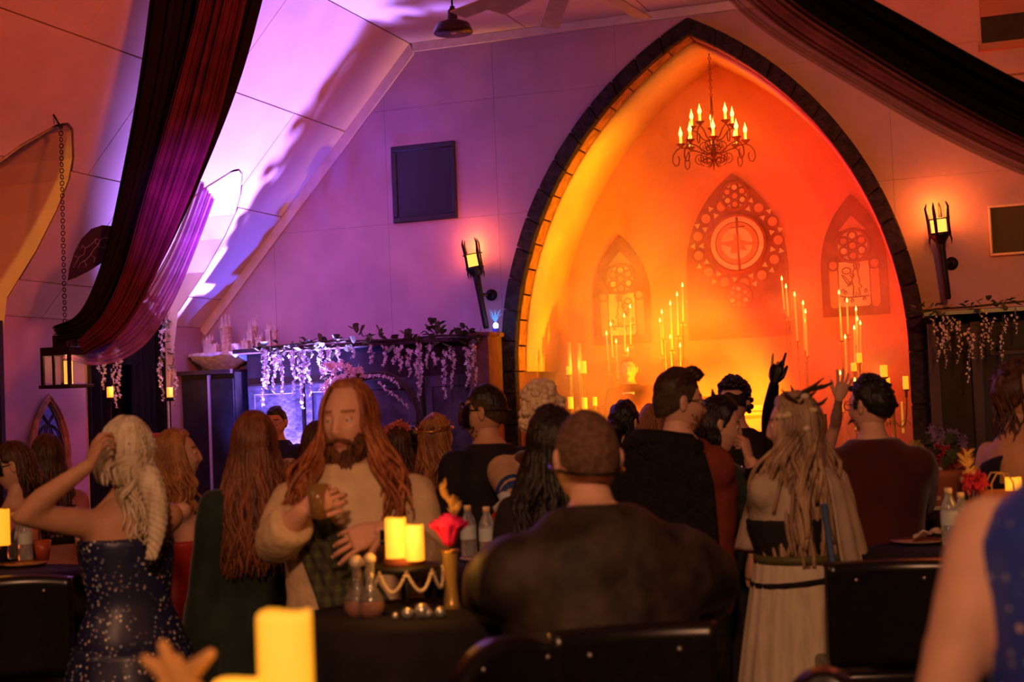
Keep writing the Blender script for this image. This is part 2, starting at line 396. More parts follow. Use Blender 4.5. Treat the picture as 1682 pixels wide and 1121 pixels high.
# ================================================================== SHELF WALL, LEFT OF THE ARCH
YS = 12.52
m_panel = mat('blue_panel', (0.075, 0.070, 0.085), 0.6, 0.5, 5, 0.2, 25)
cab = tag(empty('wall_cabinet', (-6.1, YS, 0)), 'dark panelled cabinet wall under the white flower garland', 'cabinet')
MB().box((-6.13, 12.86, 1.15), (2.55, .24, 2.28)).build('body', m_dwood, cab, smooth=False)
MB().box((-6.13, 12.76, 2.315), (2.62, .48, .045)).build('top_shelf', m_dwood, cab, smooth=False, bevel=.006)
for i in range(4):
    x = -7.08 + i * .634
    d_ = MB().box((x, 12.725, 1.02), (.60, .03, 1.94)).build('door', m_panel, cab, smooth=False, bevel=.006)
    for cx_, cz, sx, sz in ((x, 1.93, .60, .09), (x, .10, .60, .09), (x - .26, 1.02, .07, 1.74), (x + .26, 1.02, .07, 1.74)):
        MB().box((cx_, 12.702, cz), (sx, .02, sz)).build('door_rail', m_panel, d_, smooth=False, bevel=.004)
    MB().ell((x + .22, 12.68, 1.05), .016, nu=8, nv=6).build('knob', m_iron, d_)
for i in range(2):
    MB().box((-7.33 + .78 * i, 12.70, 1.60), (.18, .012, .022)).build('hinge_bar', mat('pale_metal', (.5, .5, .55), .35, metal=.7), cab, smooth=False)
# amber-lit pillar between shelf and arch
tag(MB().box((-4.87, 12.78, 1.17), (.20, .44, 2.34)).box((-4.87, 12.77, 2.35), (.26, .48, .04)).build('stone_pillar', mat('pillar_paint', (.20, .10, .08), .8, .2, 9), smooth=False, bevel=.006), 'low square pillar between the garland shelf and the arch', 'pillar')
# dark cupboard in the corner under the castle shelf
cup = tag(empty('corner_cupboard', (-7.75, 12.7, 0)), 'black corner cupboard under the model castle shelf', 'cupboard')
MB().box((-7.75, 12.78, 1.06), (.60, .42, 2.12)).build('body', m_black, cup, smooth=False)
MB().box((-7.80, 12.75, 2.13), (.66, .46, .04)).build('top', m_dwood, cup, smooth=False)
MB().box((-7.585, 12.555, 1.06), (.26, .02, 2.0)).build('door', m_black, cup, smooth=False, bevel=.004)
MB().box((-7.89, 12.555, 1.06), (.28, .02, 2.0)).build('door', m_black, cup, smooth=False, bevel=.004)
MB().box((-7.725, 12.545, 1.1), (.025, .03, 2.0)).build('edge_strip', mat('edge_violet', (.35, .3, .4), .5), cup, smooth=False)
# plaster castle shelf with model towers
m_cast = mat('castle_plaster', (.62, .52, .50), .8, .25, 18, .5, 40)
m_cast2 = mat('castle_stone', (.52, .36, .30), .8, .3, 30, .5, 60)
cs = tag(empty('model_castle', (-7.76, 12.75, 2.1)), 'model castle of pale towers on a rocky plaster bracket', 'model castle')
def rock(u, v_):
    a = PI * u; r = .36 * (1 - .55 * v_ ** 2)
    n = .03 * mnoise.noise((u * 6, v_ * 5, 1))
    return (-7.76 - math.cos(a) * (r + n), 12.97 - math.sin(a) * (.40 * (1 - .6 * v_) + n), 2.30 - .19 * v_ * math.sin(a) ** .5 + n * .5)
MB().sheet(rock, 24, 8).build('bracket', m_cast, cs, solid=.01)
MB().prism([(-7.76 - math.cos(PI * i / 16) * .38, 12.97 - math.sin(PI * i / 16) * .42) for i in range(17)], lambda a, b_, t: (a, b_, t), 2.295, 2.325).build('base_plate', m_cast, cs, smooth=False)
def tower(px, pyt, wpx, kind, dy=0):
    p = onY(px, 578, 12.8 + dy); zt = onY(px, pyt, 12.8 + dy)[2]; r = wpx * .0029; x, y = p[0], p[1]; z0 = 2.32
    zb = lerp(z0, zt, .62)
    b = MB()
    if kind == 'round': b.lathe([(r, z0), (r, zb), (r * 1.18, zb), (r * 1.18, zb + .02), (r * .9, zb + .02)], (x, y, 0), 10)
    else: b.box((x, y, (z0 + zb) / 2), (2 * r, 2 * r, zb - z0)).box((x, y, zb + .006), (2.3 * r, 2.3 * r, .014))
    t = b.build('tower', m_cast2 if kind == 'round' else m_cast, cs, smooth=False)
    b = MB()
    for k in range(4):
        a = k * PI / 2 + .6; q = (x + math.cos(a) * r * .6, y + math.sin(a) * r * .6); h = zt - rnd(.0, .04)
        b.lathe([(r * .30, zb), (r * .26, lerp(zb, h, .45)), (.0015, h)], (q[0], q[1], 0), 6)
    b.build('spire', m_cast, t, smooth=False)
for a in ((345, 548, 16, 'sq'), (372, 515, 20, 'round'), (353, 560, 12, 'sq', -.1), (413, 526, 10, 'sq'), (420, 516, 10, 'round', .06), (428, 545, 12, 'sq'), (443, 524, 9, 'sq'), (452, 528, 10, 'round'), (390, 560, 14, 'sq', -.08), (405, 552, 12, 'sq', -.05)): tower(*a)
MB().box((-7.5, 12.85, 2.36), (.30, .12, .08)).box((-7.72, 12.80, 2.35), (.12, .10, .05)).build('hall', m_cast2, cs, smooth=False)

# --- blossoms and leaves
m_bloss = mat('white_blossom', (.80, .72, .70), .6, .1, 30)
m_leaf = mat('dark_leaf', (.085, .105, .045), .55, .5, 15)
m_vine = mat('vine', (.06, .04, .02), .8)
def leafmesh(nm, m):
    me = bpy.data.meshes.new(nm)
    vs_ = [(0, 0, 0), (.35, .30, .05), (.8, .34, .10), (1.0, 0.02, .02), (.8, -.34, .10), (.35, -.30, .05), (.45, 0, -.04), (.75, 0, -.02)]
    me.from_pydata(vs_, [], [(0, 1, 6), (1, 2, 7, 6), (2, 3, 7), (3, 4, 7), (4, 5, 6, 7), (5, 0, 6)]); me.materials.append(m); return me
LEAF = leafmesh('leaf', m_leaf)
def put_leaf(parent, p, s, d):
    o = bpy.data.objects.new('leaf', LEAF); COL.objects.link(o); o.parent = parent
    o.location = tuple(np.array(p) - OFF[parent.name]); o.scale = (s, s, s)
    o.rotation_euler = Vector(d).to_track_quat('X', 'Z').to_euler(); return o
def blossom(b, p, s, mi=0):
    k = 5; a0 = rnd(0, 6.3); ax = Vector((rnd(-1, 1), rnd(-1, 1), rnd(-.6, .6))).normalized(); q = ax.to_track_quat('Z', 'Y')
    vs_ = [np.array(p)]; 
    for i in range(k):
        for dr, da, dz in ((.55, -.32, .15), (1, 0, .05), (.55, .32, .15)):
            a = a0 + 2 * PI * i / k + da * 1.6
            vs_.append(np.array(p) + np.array(q @ Vector((math.cos(a) * dr, math.sin(a) * dr, dz))) * s)
    b.add(vs_, [(0, 1 + 3 * i, 2 + 3 * i, 3 + 3 * i) for i in range(k)], mi)
def strand(parent, top, bot, dens=1.35, s=.023, m=None, width=.025):
    top, bot = np.array(top), np.array(bot); L = np.linalg.norm(bot - top); b = MB(); n = max(6, int(L / .0125 * dens)); ph = rnd(0, 6)
    for i in range(n):
        t = (i + rnd(0, 1)) / n; wv = width * (1.15 - .75 * t)
        p = lerp(top, bot, t) + np.array((math.sin(t * 7 + ph) * .012 + rnd(-wv, wv), rnd(-wv, wv), 0))
        blossom(b, p, s * rnd(.75, 1.2) * (1.1 - .4 * t))
    b.tube([top, lerp(top, bot, .5), bot], .0025, 4, mi=1)
    return b.build('blossom_strand', [m or m_bloss, m_vine], parent, smooth=False)
gl = tag(empty('flower_garland', (-6.1, YS, 2.33)), 'leafy garland with hanging white blossom strands on the left shelf', 'garland')
for x, y0, y1 in ((433, 572, 668), (440, 574, 640), (450, 575, 645), (463, 570, 648), (458, 574, 610), (482, 575, 650), (490, 572, 625), (497, 575, 672), (508, 575, 650), (527, 572, 622), (540, 575, 610), (555, 570, 595), (580, 570, 590), (610, 567, 597), (632, 568, 603), (648, 570, 600), (657, 570, 612), (672, 575, 620), (686, 567, 640), (690, 565, 660), (702, 567, 606), (715, 580, 602), (730, 575, 655), (743, 570, 640), (768, 568, 637), (780, 558, 634)):
    strand(gl, onY(x, y0, YS - .02), onY(x, y1, YS - .02))
pv = [onY(x, y, YS + rnd(-.04, .04)) for x, y in ((425, 572), (470, 568), (530, 562), (600, 560), (660, 558), (720, 552), (790, 550))]
MB().tube(pv, .012, 6).build('vine', m_vine, gl)
for i in range(130):
    t = rnd(0, 1); x = lerp(424, 800, t); y = lerp(574, 551, t) + rnd(-9, 9)
    put_leaf(gl, onY(x, y, YS + rnd(-.06, .05)), rnd(.06, .115), (rnd(-1, 1), rnd(-1, .3), rnd(-.6, .9)))
for x, y, k in ((586, 546, 5), (715, 537, 8), (712, 545, 6), (630, 552, 4), (770, 545, 8)):
    for i in range(k): put_leaf(gl, onY(x + rnd(-8, 8), y + rnd(-6, 8), YS), rnd(.06, .10), (rnd(-1, 1), rnd(-1, 0), rnd(.2, 1)))
# --- round wicker hoop with a blossom swag, and the bouquet beside it
hp = tag(empty('wicker_hoop', (-6.0, 12.4, 1.4)), 'dark twig arch with a drooping swag of pale blossoms', 'wreath')
hc = onY(622, 690, 12.4)
for q in range(5):
    r = .41 + rnd(-.03, .03)
    MB().tube([hc + np.array((math.cos(a) * r, rnd(-.015, .015), math.sin(a) * r * 1.02)) for a in np.linspace(-.2, PI + .1, 22)], .008, 5).build('twig_hoop', m_vine, hp)
for path in (((592, 618), (622, 617), (645, 622), (655, 640)), ((622, 628), (640, 645), (655, 655), (672, 672)), ((588, 612), (600, 620), (612, 620))):
    P = [onY(x, y, 12.36) for x, y in path]
    for k in range(len(P) - 1): strand(hp, P[k], P[k + 1], 1.1, .021, width=.018)
bq = tag(empty('bouquet', onY(565, 655, 12.3)), 'tall bouquet of pale pink blossoms on the cabinet wall', 'bouquet')
m_pink = mat('pink_blossom', (.80, .58, .52), .6, .15, 20)
for k in range(26):
    b = MB(); cxx, cyy = rnd(532, 590), rnd(598, 660)
    if (cxx - 562) ** 2 / 32 ** 2 + (cyy - 632) ** 2 / 38 ** 2 > 1: continue
    c = onY(cxx, cyy, 12.3 + rnd(-.1, .1))
    for i in range(16): blossom(b, c + np.array((rnd(-.05, .05), rnd(-.05, .05), rnd(-.05, .05))), .03)
    b.ell(c, .03, nu=8, nv=5); b.build('blossom_head', m_pink, bq, smooth=False)
for i in range(12): put_leaf(bq, onY(rnd(528, 600), rnd(600, 665), 12.3), rnd(.07, .1), (rnd(-1, 1), rnd(-1, 0), rnd(-1, 1)))
MB().tube([onY(562, 640, 12.3), onY(565, 700, 12.3)], .02, 6).lathe([(.06, .72), (.09, .80), (.10, 1.0), (.07, 1.2), (.08, 1.28)], (onY(565, 700, 12.3)[0], 12.3, 0), 12).lathe([(.15, 0), (.15, .72)], (onY(565, 700, 12.3)[0], 12.3, 0), 12).build('vase_stand', m_black, bq)

# --- shelf right of the arch
cab2 = tag(empty('wall_cabinet', (.5, 12.6, 0)), 'dark cabinet wall right of the arch under the right garland', 'cabinet')
m_teal = mat('teal_edge', (.30, .42, .40), .4)
MB().box((.46, 12.86, 1.14), (2.7, .24, 2.26)).build('body', m_black, cab2, smooth=False)
MB().box((.46, 12.76, 2.30), (2.72, .48, .035)).build('top_shelf', m_dwood, cab2, smooth=False)
MB().box((.46, 12.515, 2.296), (2.70, .014, .032)).build('edge_strip', m_teal, cab2, smooth=False)
for x in (-.84, -.50, .22, .9): MB().box((x, 12.71, 1.12), (.085, .06, 2.2)).build('post', m_dwood, cab2, smooth=False, bevel=.006)
MB().box((-.10, 12.73, 1.33), (.50, .03, .03)).build('rail', m_dwood, cab2, smooth=False)
MB().box((-.08, 12.735, 1.95), (.62, .02, .03)).build('rail', m_dwood, cab2, smooth=False)
lamp('teal_cabinet_light', 'POINT', (.02, 12.45, 1.62), 1.4, (.45, .85, .95), None, .05)
gr = tag(empty('flower_garland', (.2, YS, 2.33)), 'leafy garland with hanging blossom strands on the right shelf', 'garland')
for x, y0, y1 in ((1536, 520, 550), (1541, 555, 593), (1548, 520, 580), (1553, 530, 606), (1559, 520, 575), (1575, 525, 598), (1592, 540, 628), (1596, 545, 590), (1615, 508, 590), (1627, 522, 577), (1647, 517, 598), (1668, 505, 550)):
    strand(gr, onY(x, y0, YS - .03), onY(x, y1, YS - .03), .9, .017)
MB().tube([onY(x, y, YS + rnd(-.04, .02)) for x, y in ((1495, 514), (1540, 508), (1600, 504), (1650, 498), (1700, 494))], .010, 6).build('vine', m_vine, gr)
for i in range(70):
    t = rnd(0, 1); x = lerp(1492, 1720, t); y = lerp(513, 490, t) + rnd(-8, 9)
    put_leaf(gr, onY(x, y, YS + rnd(-.06, .04)), rnd(.04, .075), (rnd(-1, 1), rnd(-1, .3), rnd(-.7, .7)))
# --- blue spark lamp on the pillar
sp = tag(empty('blue_lamp', onY(815, 550, 12.75)), 'small glowing blue lamp with a spray of light on the pillar', 'lamp')
p0 = onY(815, 552, 12.75)
MB().lathe([(.032, 0), (.034, .06), (.028, .07)], p0, 12).build('base', mat('blue_base', (.05, .05, .3), .4), sp)
MB().ell(p0 + np.array((0, 0, .095)), (.025, .025, .03), nu=10, nv=8).build('bulb', emis('blue_glow', (.25, .55, 1.0), 14), sp)
b = MB()
for i in range(46):
    a = rnd(0, 6.3); r = rnd(.01, .065); q = p0 + np.array((math.cos(a) * r, math.sin(a) * r * .5, .19 + rnd(-.03, .06)))
    b.tube([p0 + np.array((0, 0, .12)), lerp(p0 + np.array((0, 0, .12)), q, .6) + np.array((0, 0, .01)), q], .0012, 3)
b.build('fibre_spray', emis('blue_fibre', (.10, .35, 1.0), 1.2), sp)
lamp('blue_lamp_light', 'POINT', tuple(p0 + np.array((0, -.12, .16))), 1.6, (.12, .25, 1.0), None, .03)

# ================================================================== WALL TORCHES
m_tglass = emis('torch_glow', (1.0, .34, .05), 2.6)
m_flame = emis('torch_flame', (1.0, .62, .2), 40)
def torch(label, top, base, en):
    top, base = np.array(top), np.array(base); ax = (top - base) / np.linalg.norm(top - base); L = np.linalg.norm(top - base)
    q = Vector(ax).to_track_quat('Z', 'X').to_matrix()
    P = lambda s, r=0, a=0: base + np.array(q @ Vector((math.cos(a) * r, math.sin(a) * r, s * L)))
    t = tag(empty('wall_torch', base), label, 'torch', 'iron torches beside the arch')
    MB().tube([P(0), P(.03), P(.3), P(.52), P(.60)], [.024, .030, .030, .034, .042], 10).build('shaft', m_iron, t)
    MB().tube([P(.58), P(.66), P(.69)], [.038, .085, .088], 12).build('cup', m_iron, t)
    MB().tube([P(.68), P(.84)], [.062, .066], 12).build('glass', m_tglass, t)
    for a in (.4, 2.4, 4.4): MB().tube([P(.70, .035, a), P(.76, .04, a), P(.82, .03, a)], [.014, .018, .003], 6).build('flame', m_flame, t)
    hoop = [P(.83, .082, a) for a in np.linspace(0, 2 * PI, 19)]
    MB().tube(hoop, [(.006, .020)] * len(hoop), 6, up=ax).build('hoop', m_iron, t)
    for k in range(4):
        a = .5 + k * PI / 2
        MB().tube([P(.66, .085, a), P(.80, .084, a), P(.88, .088, a), P(.95, .095, a), P(1.0, .082, a)], [(.012, .007), (.014, .007), (.014, .007), (.011, .006), (.004, .004)], 6).build('prong', m_iron, t)
        MB().tube([P(.66, .085, a), P(.61, .095, a), P(.56, .09, a)], [.010, .008, .002], 5).build('spike', m_iron, t)
    c = P(.38); MB().tube([(c[0] + .06, W - .03, c[2] + .0), (c[0] + .06, W - .001, c[2])], .055, 16).build('wall_plate', m_iron, t)
    MB().tube([c, (c[0] + .06, W - .02, c[2])], .016, 8).build('bracket', m_iron, t)
    lamp('torch_light', 'POINT', tuple(P(.93) + np.array((.0, .03, 0))), en, (1.0, .17, .02), None, .05)
torch('iron wall torch left of the arch beside the framed board', onY(771, 393, 12.80), onY(799, 540, 12.86), 13)
torch('iron wall torch right of the arch above the right garland', onY(1537, 333, 12.80), onY(1557, 492, 12.86), 17)

# ================================================================== CEILING FAN AND PENDANT LAMP
lm = tag(empty('pendant_lamp', at(745, 55, 11)), 'white and black enamel barn pendant lamp below the flat ceiling', 'lamp')
c = at(744, 46, 11.0); m_en = mat('enamel_black', (.05, .03, .05), .3); m_wh = mat('enamel_white', (.75, .7, .7), .35)
MB().lathe([(.148, -.04), (.150, -.035), (.125, .03), (.06, .055), (.04, .065), (.036, .13), (.020, .15), (.018, .165)], c, 24).build('shade', m_en, lm)
MB().lathe([(.147, -.040), (.125, .022), (.05, .045), (.002, .046)], c, 24, cap=False).build('shade_inside', m_wh, lm)
MB().ell(c + np.array((0, 0, -.01)), (.03, .03, .04), nu=10, nv=8).build('bulb', m_wh, lm)
MB().tube([c + np.array((0, 0, .16)), (c[0], c[1], ZC)], .008, 6).build('cord', m_black, lm)
fz = 4.30; fc = onZ(935, -45, fz)
fan = tag(empty('ceiling_fan', fc), 'ceiling fan with flat metal blades above the top of the arch', 'fan')
MB().lathe([(.04, .12), (.10, .10), (.11, -.02), (.06, -.06), (.01, -.065)], fc, 20).build('motor', m_en, fan)
MB().tube([fc + np.array((0, 0, .1)), (fc[0], fc[1], ZC)], .014, 8).build('downrod', m_en, fan)
m_bl = mat('fan_blade', (.55, .46, .52), .45, .1, 10)
ang = [math.atan2(*(onZ(x, y, fz)[[1, 0]] - fc[[1, 0]])) for x, y in ((752, 25), (902, 46), (1056, 30))]
Ls = [np.linalg.norm(onZ(x, y, fz)[:2] - fc[:2]) for x, y in ((752, 25), (902, 46), (1056, 30))]
LB = .95
for a in ang + [ang[0] + 2.4, ang[2] + .95]:
    dd = np.array((math.cos(a), math.sin(a), 0)); nn = np.array((-dd[1], dd[0], 0)); tl = np.array((0, 0, .012))
    w0, w1 = .058, .066; P0, P1 = fc + dd * .10, fc + dd * (Ls[ang.index(a)] if a in ang else LB)
    vv = [P0 - nn * w0 - tl, P0 + nn * w0 + tl, P1 + nn * w1 + tl, P1 - nn * w1 - tl]
    MB().add(vv + [p + np.array((0, 0, .008)) for p in vv], [(0, 1, 2, 3), (7, 6, 5, 4), (0, 4, 5, 1), (1, 5, 6, 2), (2, 6, 7, 3), (3, 7, 4, 0)]).build('blade', m_bl, fan, smooth=False)
# ================================================================== ALCOVE: PANELS, CANDLES, CHANDELIER
YW = YB - .015
m_wdark = mat('tracery_dark', (.30, .085, .035), .8, .15, 10)
m_wpane = mat('parchment_pane', (.95, .76, .42), .8, .06, 12)
m_wmid = mat('amber_pane', (.72, .34, .14), .8, .15, 12)
m_line = mat('ink_line', (.26, .07, .02), .8)
flat = lambda a, b_, t: (a, t, b_)
def disc(c, r, y0, y1, n=20): return [(c[0] + math.cos(2 * PI * i / n) * r, c[1] + math.sin(2 * PI * i / n) * r) for i in range(n)]
def lancet(name, label, x0, x1, zb, zsp, za, mirror=1, rose=False):
    cx_ = (x0 + x1) / 2; hw = (x1 - x0) / 2; H = za - zsp; R = (hw ** 2 + H ** 2) / (2 * hw); th = math.asin(min(1, H / R))
    L = [((R - hw) - R * math.cos(th * i / 10), zsp + R * math.sin(th * i / 10)) for i in range(11)]
    poly = [(cx_ - hw, zb)] + [(cx_ + x, z) for x, z in L] + [(cx_ - x, z) for x, z in reversed(L[:-1])] + [(cx_ + hw, zb)]
    e = tag(empty(name, (cx_, YW, zb)), label, 'window panel')
    MB().prism(poly, flat, YW, YW + .015).build('tracery_board', m_wdark, e, smooth=False, bevel=.003)
    def pane(pl, m=m_wpane, dy=.012, nm='pane'): return MB().prism(pl, flat, YW - dy, YW + .001).build(nm, m, e, smooth=False)
    def ringm(c, r, w_): MB().ring((c[0], YW - .008, c[1]), r, w_, Matrix.Rotation(PI / 2, 3, 'X'), 24, 5).build('tracery_ring', m_wdark, e)
    def rosette(c, r):
        pane(disc(c, r, 0, 0, 28), m_wpane, .004)
        ringm(c, r, .018)
        for k in range(6):
            a = k * PI / 3 + PI / 2; q = (c[0] + math.cos(a) * r * .62, c[1] + math.sin(a) * r * .62)
            pane(disc(q, r * .32, 0, 0, 16), m_wdark, .008); pane(disc(q, r * .19, 0, 0, 14), m_wmid if k % 2 else m_wpane, .014); ringm(q, r * .28, .008)
        pane(disc(c, r * .30, 0, 0, 16), m_wdark, .008); pane(disc(c, r * .20, 0, 0, 14), m_wmid, .014); ringm(c, r * .27, .008)
    def strip(pts, r_, m=m_line): MB().tube([(a, YW - .013, b_) for a, b_ in pts], [(r_, .002)] * len(pts) if False else r_, 5).build('ink_line', m, e)
    return e, cx_, hw, pane, ringm, rosette, strip
def winpt(x, y): p = onY(x, y, YW); return p[0], p[2]
# right lancet with the rabbit
def rabbit_window(label, x0, x1, yb, ysp, ya, flip):
    (a0, zb), (a1, _) = winpt(x0, yb), winpt(x1, yb); zsp = winpt((x0 + x1) / 2, ysp)[1]; za = winpt((x0 + x1) / 2, ya)[1]
    e, cx_, hw, pane, ringm, rosette, strip = lancet('gothic_screen', label, a0, a1, zb, zsp, za)
    S = hw / .30
    zr = zsp + (za - zsp) * .30; rr = hw * .50
    pane([(cx_ - hw * .42, zr + rr * .95), (cx_ + hw * .42, zr + rr * .95), (cx_, zr + rr * 1.85)], m_wmid, .01)
    rosette((cx_, zr), rr)
    for s_ in (-1, 1):
        q = (cx_ + s_ * hw * .62, zr - rr * 1.15); pane(disc(q, hw * .12, 0, 0, 14), m_wmid); ringm(q, hw * .16, .01)
        pane([(cx_ + s_ * hw * .62 + hw * .13 * math.cos(t), zb + .12 + (zr - rr * 1.6 - zb - .12) * (1 if math.sin(t) > 0 else 0) + hw * .13 * math.sin(t)) for t in np.linspace(0, 2 * PI, 17)[:-1]], m_wmid)
    x0_, x1_, z0_, z1_ = cx_ - hw * .46, cx_ + hw * .46, zb + .09, zr - rr * .98
    pane([(x0_ + .02, z0_), (x1_ - .02, z0_), (x1_, z0_ + .02), (x1_, z1_), (x0_, z1_), (x0_, z0_ + .02)])
    # hare standing on a branch, holding a blade and a round shield
    u = lambda a, b_: (cx_ + flip * (a - .5) * (x1_ - x0_), z0_ + b_ * (z1_ - z0_))
    r_ = .0055 * S
    body = [(.50, .70), (.44, .64), (.42, .55), (.47, .44), (.46, .34), (.44, .24), (.52, .22), (.55, .32), (.62, .24), (.68, .24), (.64, .40), (.74, .42), (.70, .47), (.65, .5), (.68, .60), (.62, .70), (.64, .78), (.58, .84), (.50, .82), (.46, .76), (.50, .70)]
    strip([u(*p) for p in body], r_)
    strip([u(*p) for p in ((.52, .84), (.50, .93), (.55, .99), (.58, .92), (.57, .84))], r_)
    strip([u(*p) for p in ((.60, .84), (.62, .95), (.68, .96), (.68, .88), (.63, .80))], r_)
    strip([u(*p) for p in ((.46, .62), (.36, .70), (.40, .74), (.50, .66))], r_)
    strip([u(*p) for p in ((.45, .52), (.34, .46), (.30, .50), (.44, .58))], r_)
    strip([u(.26 + .14 * math.cos(t), .80 + .07 * math.sin(t)) for t in np.linspace(0, 2 * PI, 15)], r_)
    strip([u(*p) for p in ((.34, .47), (.24, .54), (.12, .68), (.10, .72), (.16, .70), (.30, .58), (.37, .50))], r_)
    strip([u(*p) for p in ((.26, .45), (.40, .52))], r_ * 1.3)
    strip([u(*p) for p in ((.02, .24), (.3, .20), (.7, .21), (.98, .22))], r_ * 1.3)
    for (a, b_) in ((.18, .14), (.40, .12), (.80, .15), (.12, .34), (.20, .30), (.86, .32)):
        strip([u(a, b_ + .06), u(a + .05, b_), u(a, b_ - .03), u(a - .05, b_), u(a, b_ + .06)], r_)
    return e
rabbit_window('narrow pointed window panel with a hare drawing, right of the round one', 1352, 1462, 522, 440, 318, 1)
rabbit_window('hazy narrow pointed window panel with a hare drawing, left of the round one', 978, 1072, 568, 490, 385, -1)
# centre: wide pointed panel with a big round light
(a0, zb), (a1, _) = winpt(1133, 560), winpt(1300, 560)
e, cx_, hw, pane, ringm, rosette, strip = lancet('gothic_screen', 'wide pointed window panel with a big round light in the middle', a0, a1, zb, winpt(1215, 440)[1], winpt(1215, 283)[1])
cc = winpt(1211, 400); R0 = (winpt(1256, 400)[0] - winpt(1166, 400)[0]) / 2
rosette(winpt(1207, 322), .135)
pane(disc(cc, R0, 0, 0, 40)); ringm(cc, R0 * 1.04, .02)
pane(disc(cc, R0 * .77, 0, 0, 36), m_wmid, .015); pane(disc(cc, R0 * .58, 0, 0, 32), m_wpane, .018)
for rr in (.78, .57): strip([(cc[0] + R0 * rr * math.cos(t), cc[1] + R0 * rr * math.sin(t)) for t in np.linspace(0, 2 * PI, 30)], .005)
f_ = lambda a, b_: (cc[0] + a * R0, cc[1] + b_ * R0)
MB().prism([f_(*p) for p in ((-.30, .10), (-.10, .12), (-.12, .34), (.10, .36), (.12, .14), (.30, .05), (.62, -.02), (.62, -.12), (.24, -.06), (.36, -.30), (.10, -.24), (0, -.36), (-.24, -.36), (-.22, -.12), (-.6, 0), (-.62, .08))], flat, YW - .022, YW - .016).build('figure', m_wmid, e, smooth=False)
strip([f_(.02, .95), f_(.03, .6), f_(.05, -.98)], .013, m_wdark); strip([f_(-.22, .56), f_(.30, .60)], .007, m_wdark)
strip([f_(-.24, .34), f_(-.36, .44), f_(-.42, .34), f_(-.3, .28), f_(-.4, .2)], .006)
for k in range(26):
    a = 2 * PI * k / 26; q = (cc[0] + math.cos(a) * R0 * 1.48, cc[1] + math.sin(a) * R0 * 1.48)
    if abs(q[0] - cx_) > hw * .92 or (abs(q[0] - cc[0]) < .11 and q[1] > cc[1]): continue
    if k % 2 == 0: pane(disc(q, R0 * .17, 0, 0, 12), m_wmid, .01); ringm(q, R0 * .2, .009)
    else:
        for s_ in (1.30, 1.62):
            t = (cc[0] + math.cos(a) * R0 * s_, cc[1] + math.sin(a) * R0 * s_)
            pane([(t[0] + math.cos(a + d_) * .032, t[1] + math.sin(a + d_) * .032) for d_ in (0, 2.1, 4.2)], m_wpane, .01)
rosette(winpt(1214, 487), .12)

# ---- candles
m_wax = mat('ivory_wax', (.85, .62, .30), .5, .05, 20, emit=(1.0, .35, .008), estr=1.25, sss=0.0)
m_waxs = mat('taper_wax', (.80, .55, .22), .5, emit=(1.0, .36, .03), estr=.35)
m_fl = emis('candle_flame', (1.0, .46, .06), 12)
m_brass = mat('old_brass', (.45, .25, .08), .35, .2, 20, metal=.8)
m_bead = mat('crystal_bead', (.9, .7, .4), .15, spec=.8)
def taper_stand(label, tips, depthY, base_px):
    """cluster of very tall tapers on thin stems that fan out of one foot"""
    bx = onY(base_px, 700, depthY); base = np.array((bx[0], depthY, .34))
    e = tag(empty('candle_stand', base), label, 'candle stand')
    MB().lathe([(.16, 0), (.16, .015), (.05, .03), (.02, .08), (.02, .35)], base, 16).build('foot', m_brass, e)
    for i, (x, y) in enumerate(tips):
        t = onY(x, y, depthY + rnd(-.12, .12)); r0 = base + np.array(((t[0] - base[0]) * .55, (t[1] - base[1]) * .6, .34 + .1 * (i % 3)))
        ln = min(rnd(.26, .46), t[2] - r0[2] - .2); c = lerp(t, r0, ln / np.linalg.norm(t - r0))
        s_ = MB().tube([base + np.array((0, 0, .30)), r0, c], .0055, 5).build('stem', m_brass, e)
        MB().tube([c, t - np.array((0, 0, .02))], [.0095, .008], 7).build('taper_candle', m_waxs, e)
        MB().tube([t - np.array((0, 0, .022)), t - np.array((0, 0, .006)), t + np.array((0, 0, .022))], [.006, .0095, .001], 6).build('flame', m_fl, e)
        MB().lathe([(.005, 0), (.022, .012), (.024, .016)], c - np.array((0, 0, .01)), 10).build('drip_cup', m_brass, s_)
        b = MB()
        for k in range(6):
            a = k * PI / 3; b.ell(c + np.array((math.cos(a) * .024, math.sin(a) * .024, -.02)), (.004, .004, .01), nu=6, nv=4)
        for k in range(3): b.ell(lerp(c, r0, rnd(.1, .8)) + np.array((rnd(-.012, .012), 0, 0)), (.006, .006, .009), nu=6, nv=4)
        b.build('crystal_drops', m_bead, s_)['kind'] = 'stuff'
    return e
taper_stand('tall thin taper stand deep in haze at the left of the alcove', [(996, 547), (1003, 532), (1012, 560), (1025, 518), (1035, 503), (1031, 574)], 13.75, 1022)
taper_stand('tall thin taper stand below and left of the round window', [(1087, 512), (1084, 526), (1089, 540), (1101, 498), (1112, 483), (1121, 468), (1101, 553), (1117, 567)], 13.85, 1108)
taper_stand('tallest taper stand just right of the round window', [(1284, 457), (1291, 470), (1305, 483), (1319, 497), (1323, 511), (1322, 527)], 13.7, 1326)
taper_stand('taper stand in front of the right hare window', [(1378, 480), (1391, 493), (1406, 507), (1403, 538), (1388, 553), (1408, 523), (1413, 530)], 13.7, 1392)
taper_stand('short taper stand beside the raised hand', [(1380, 612), (1404, 624)], 13.45, 1396)
for i, (x, y, en) in enumerate(((1018, 540, 2), (1104, 510, 2.5), (1304, 490, 2.5), (1393, 515, 2), (1440, 610, 2), (945, 600, 2))):
    lamp('candle_light', 'POINT', tuple(onY(x, y, 13.55)), en, (1.0, .36, .05), None, .06)
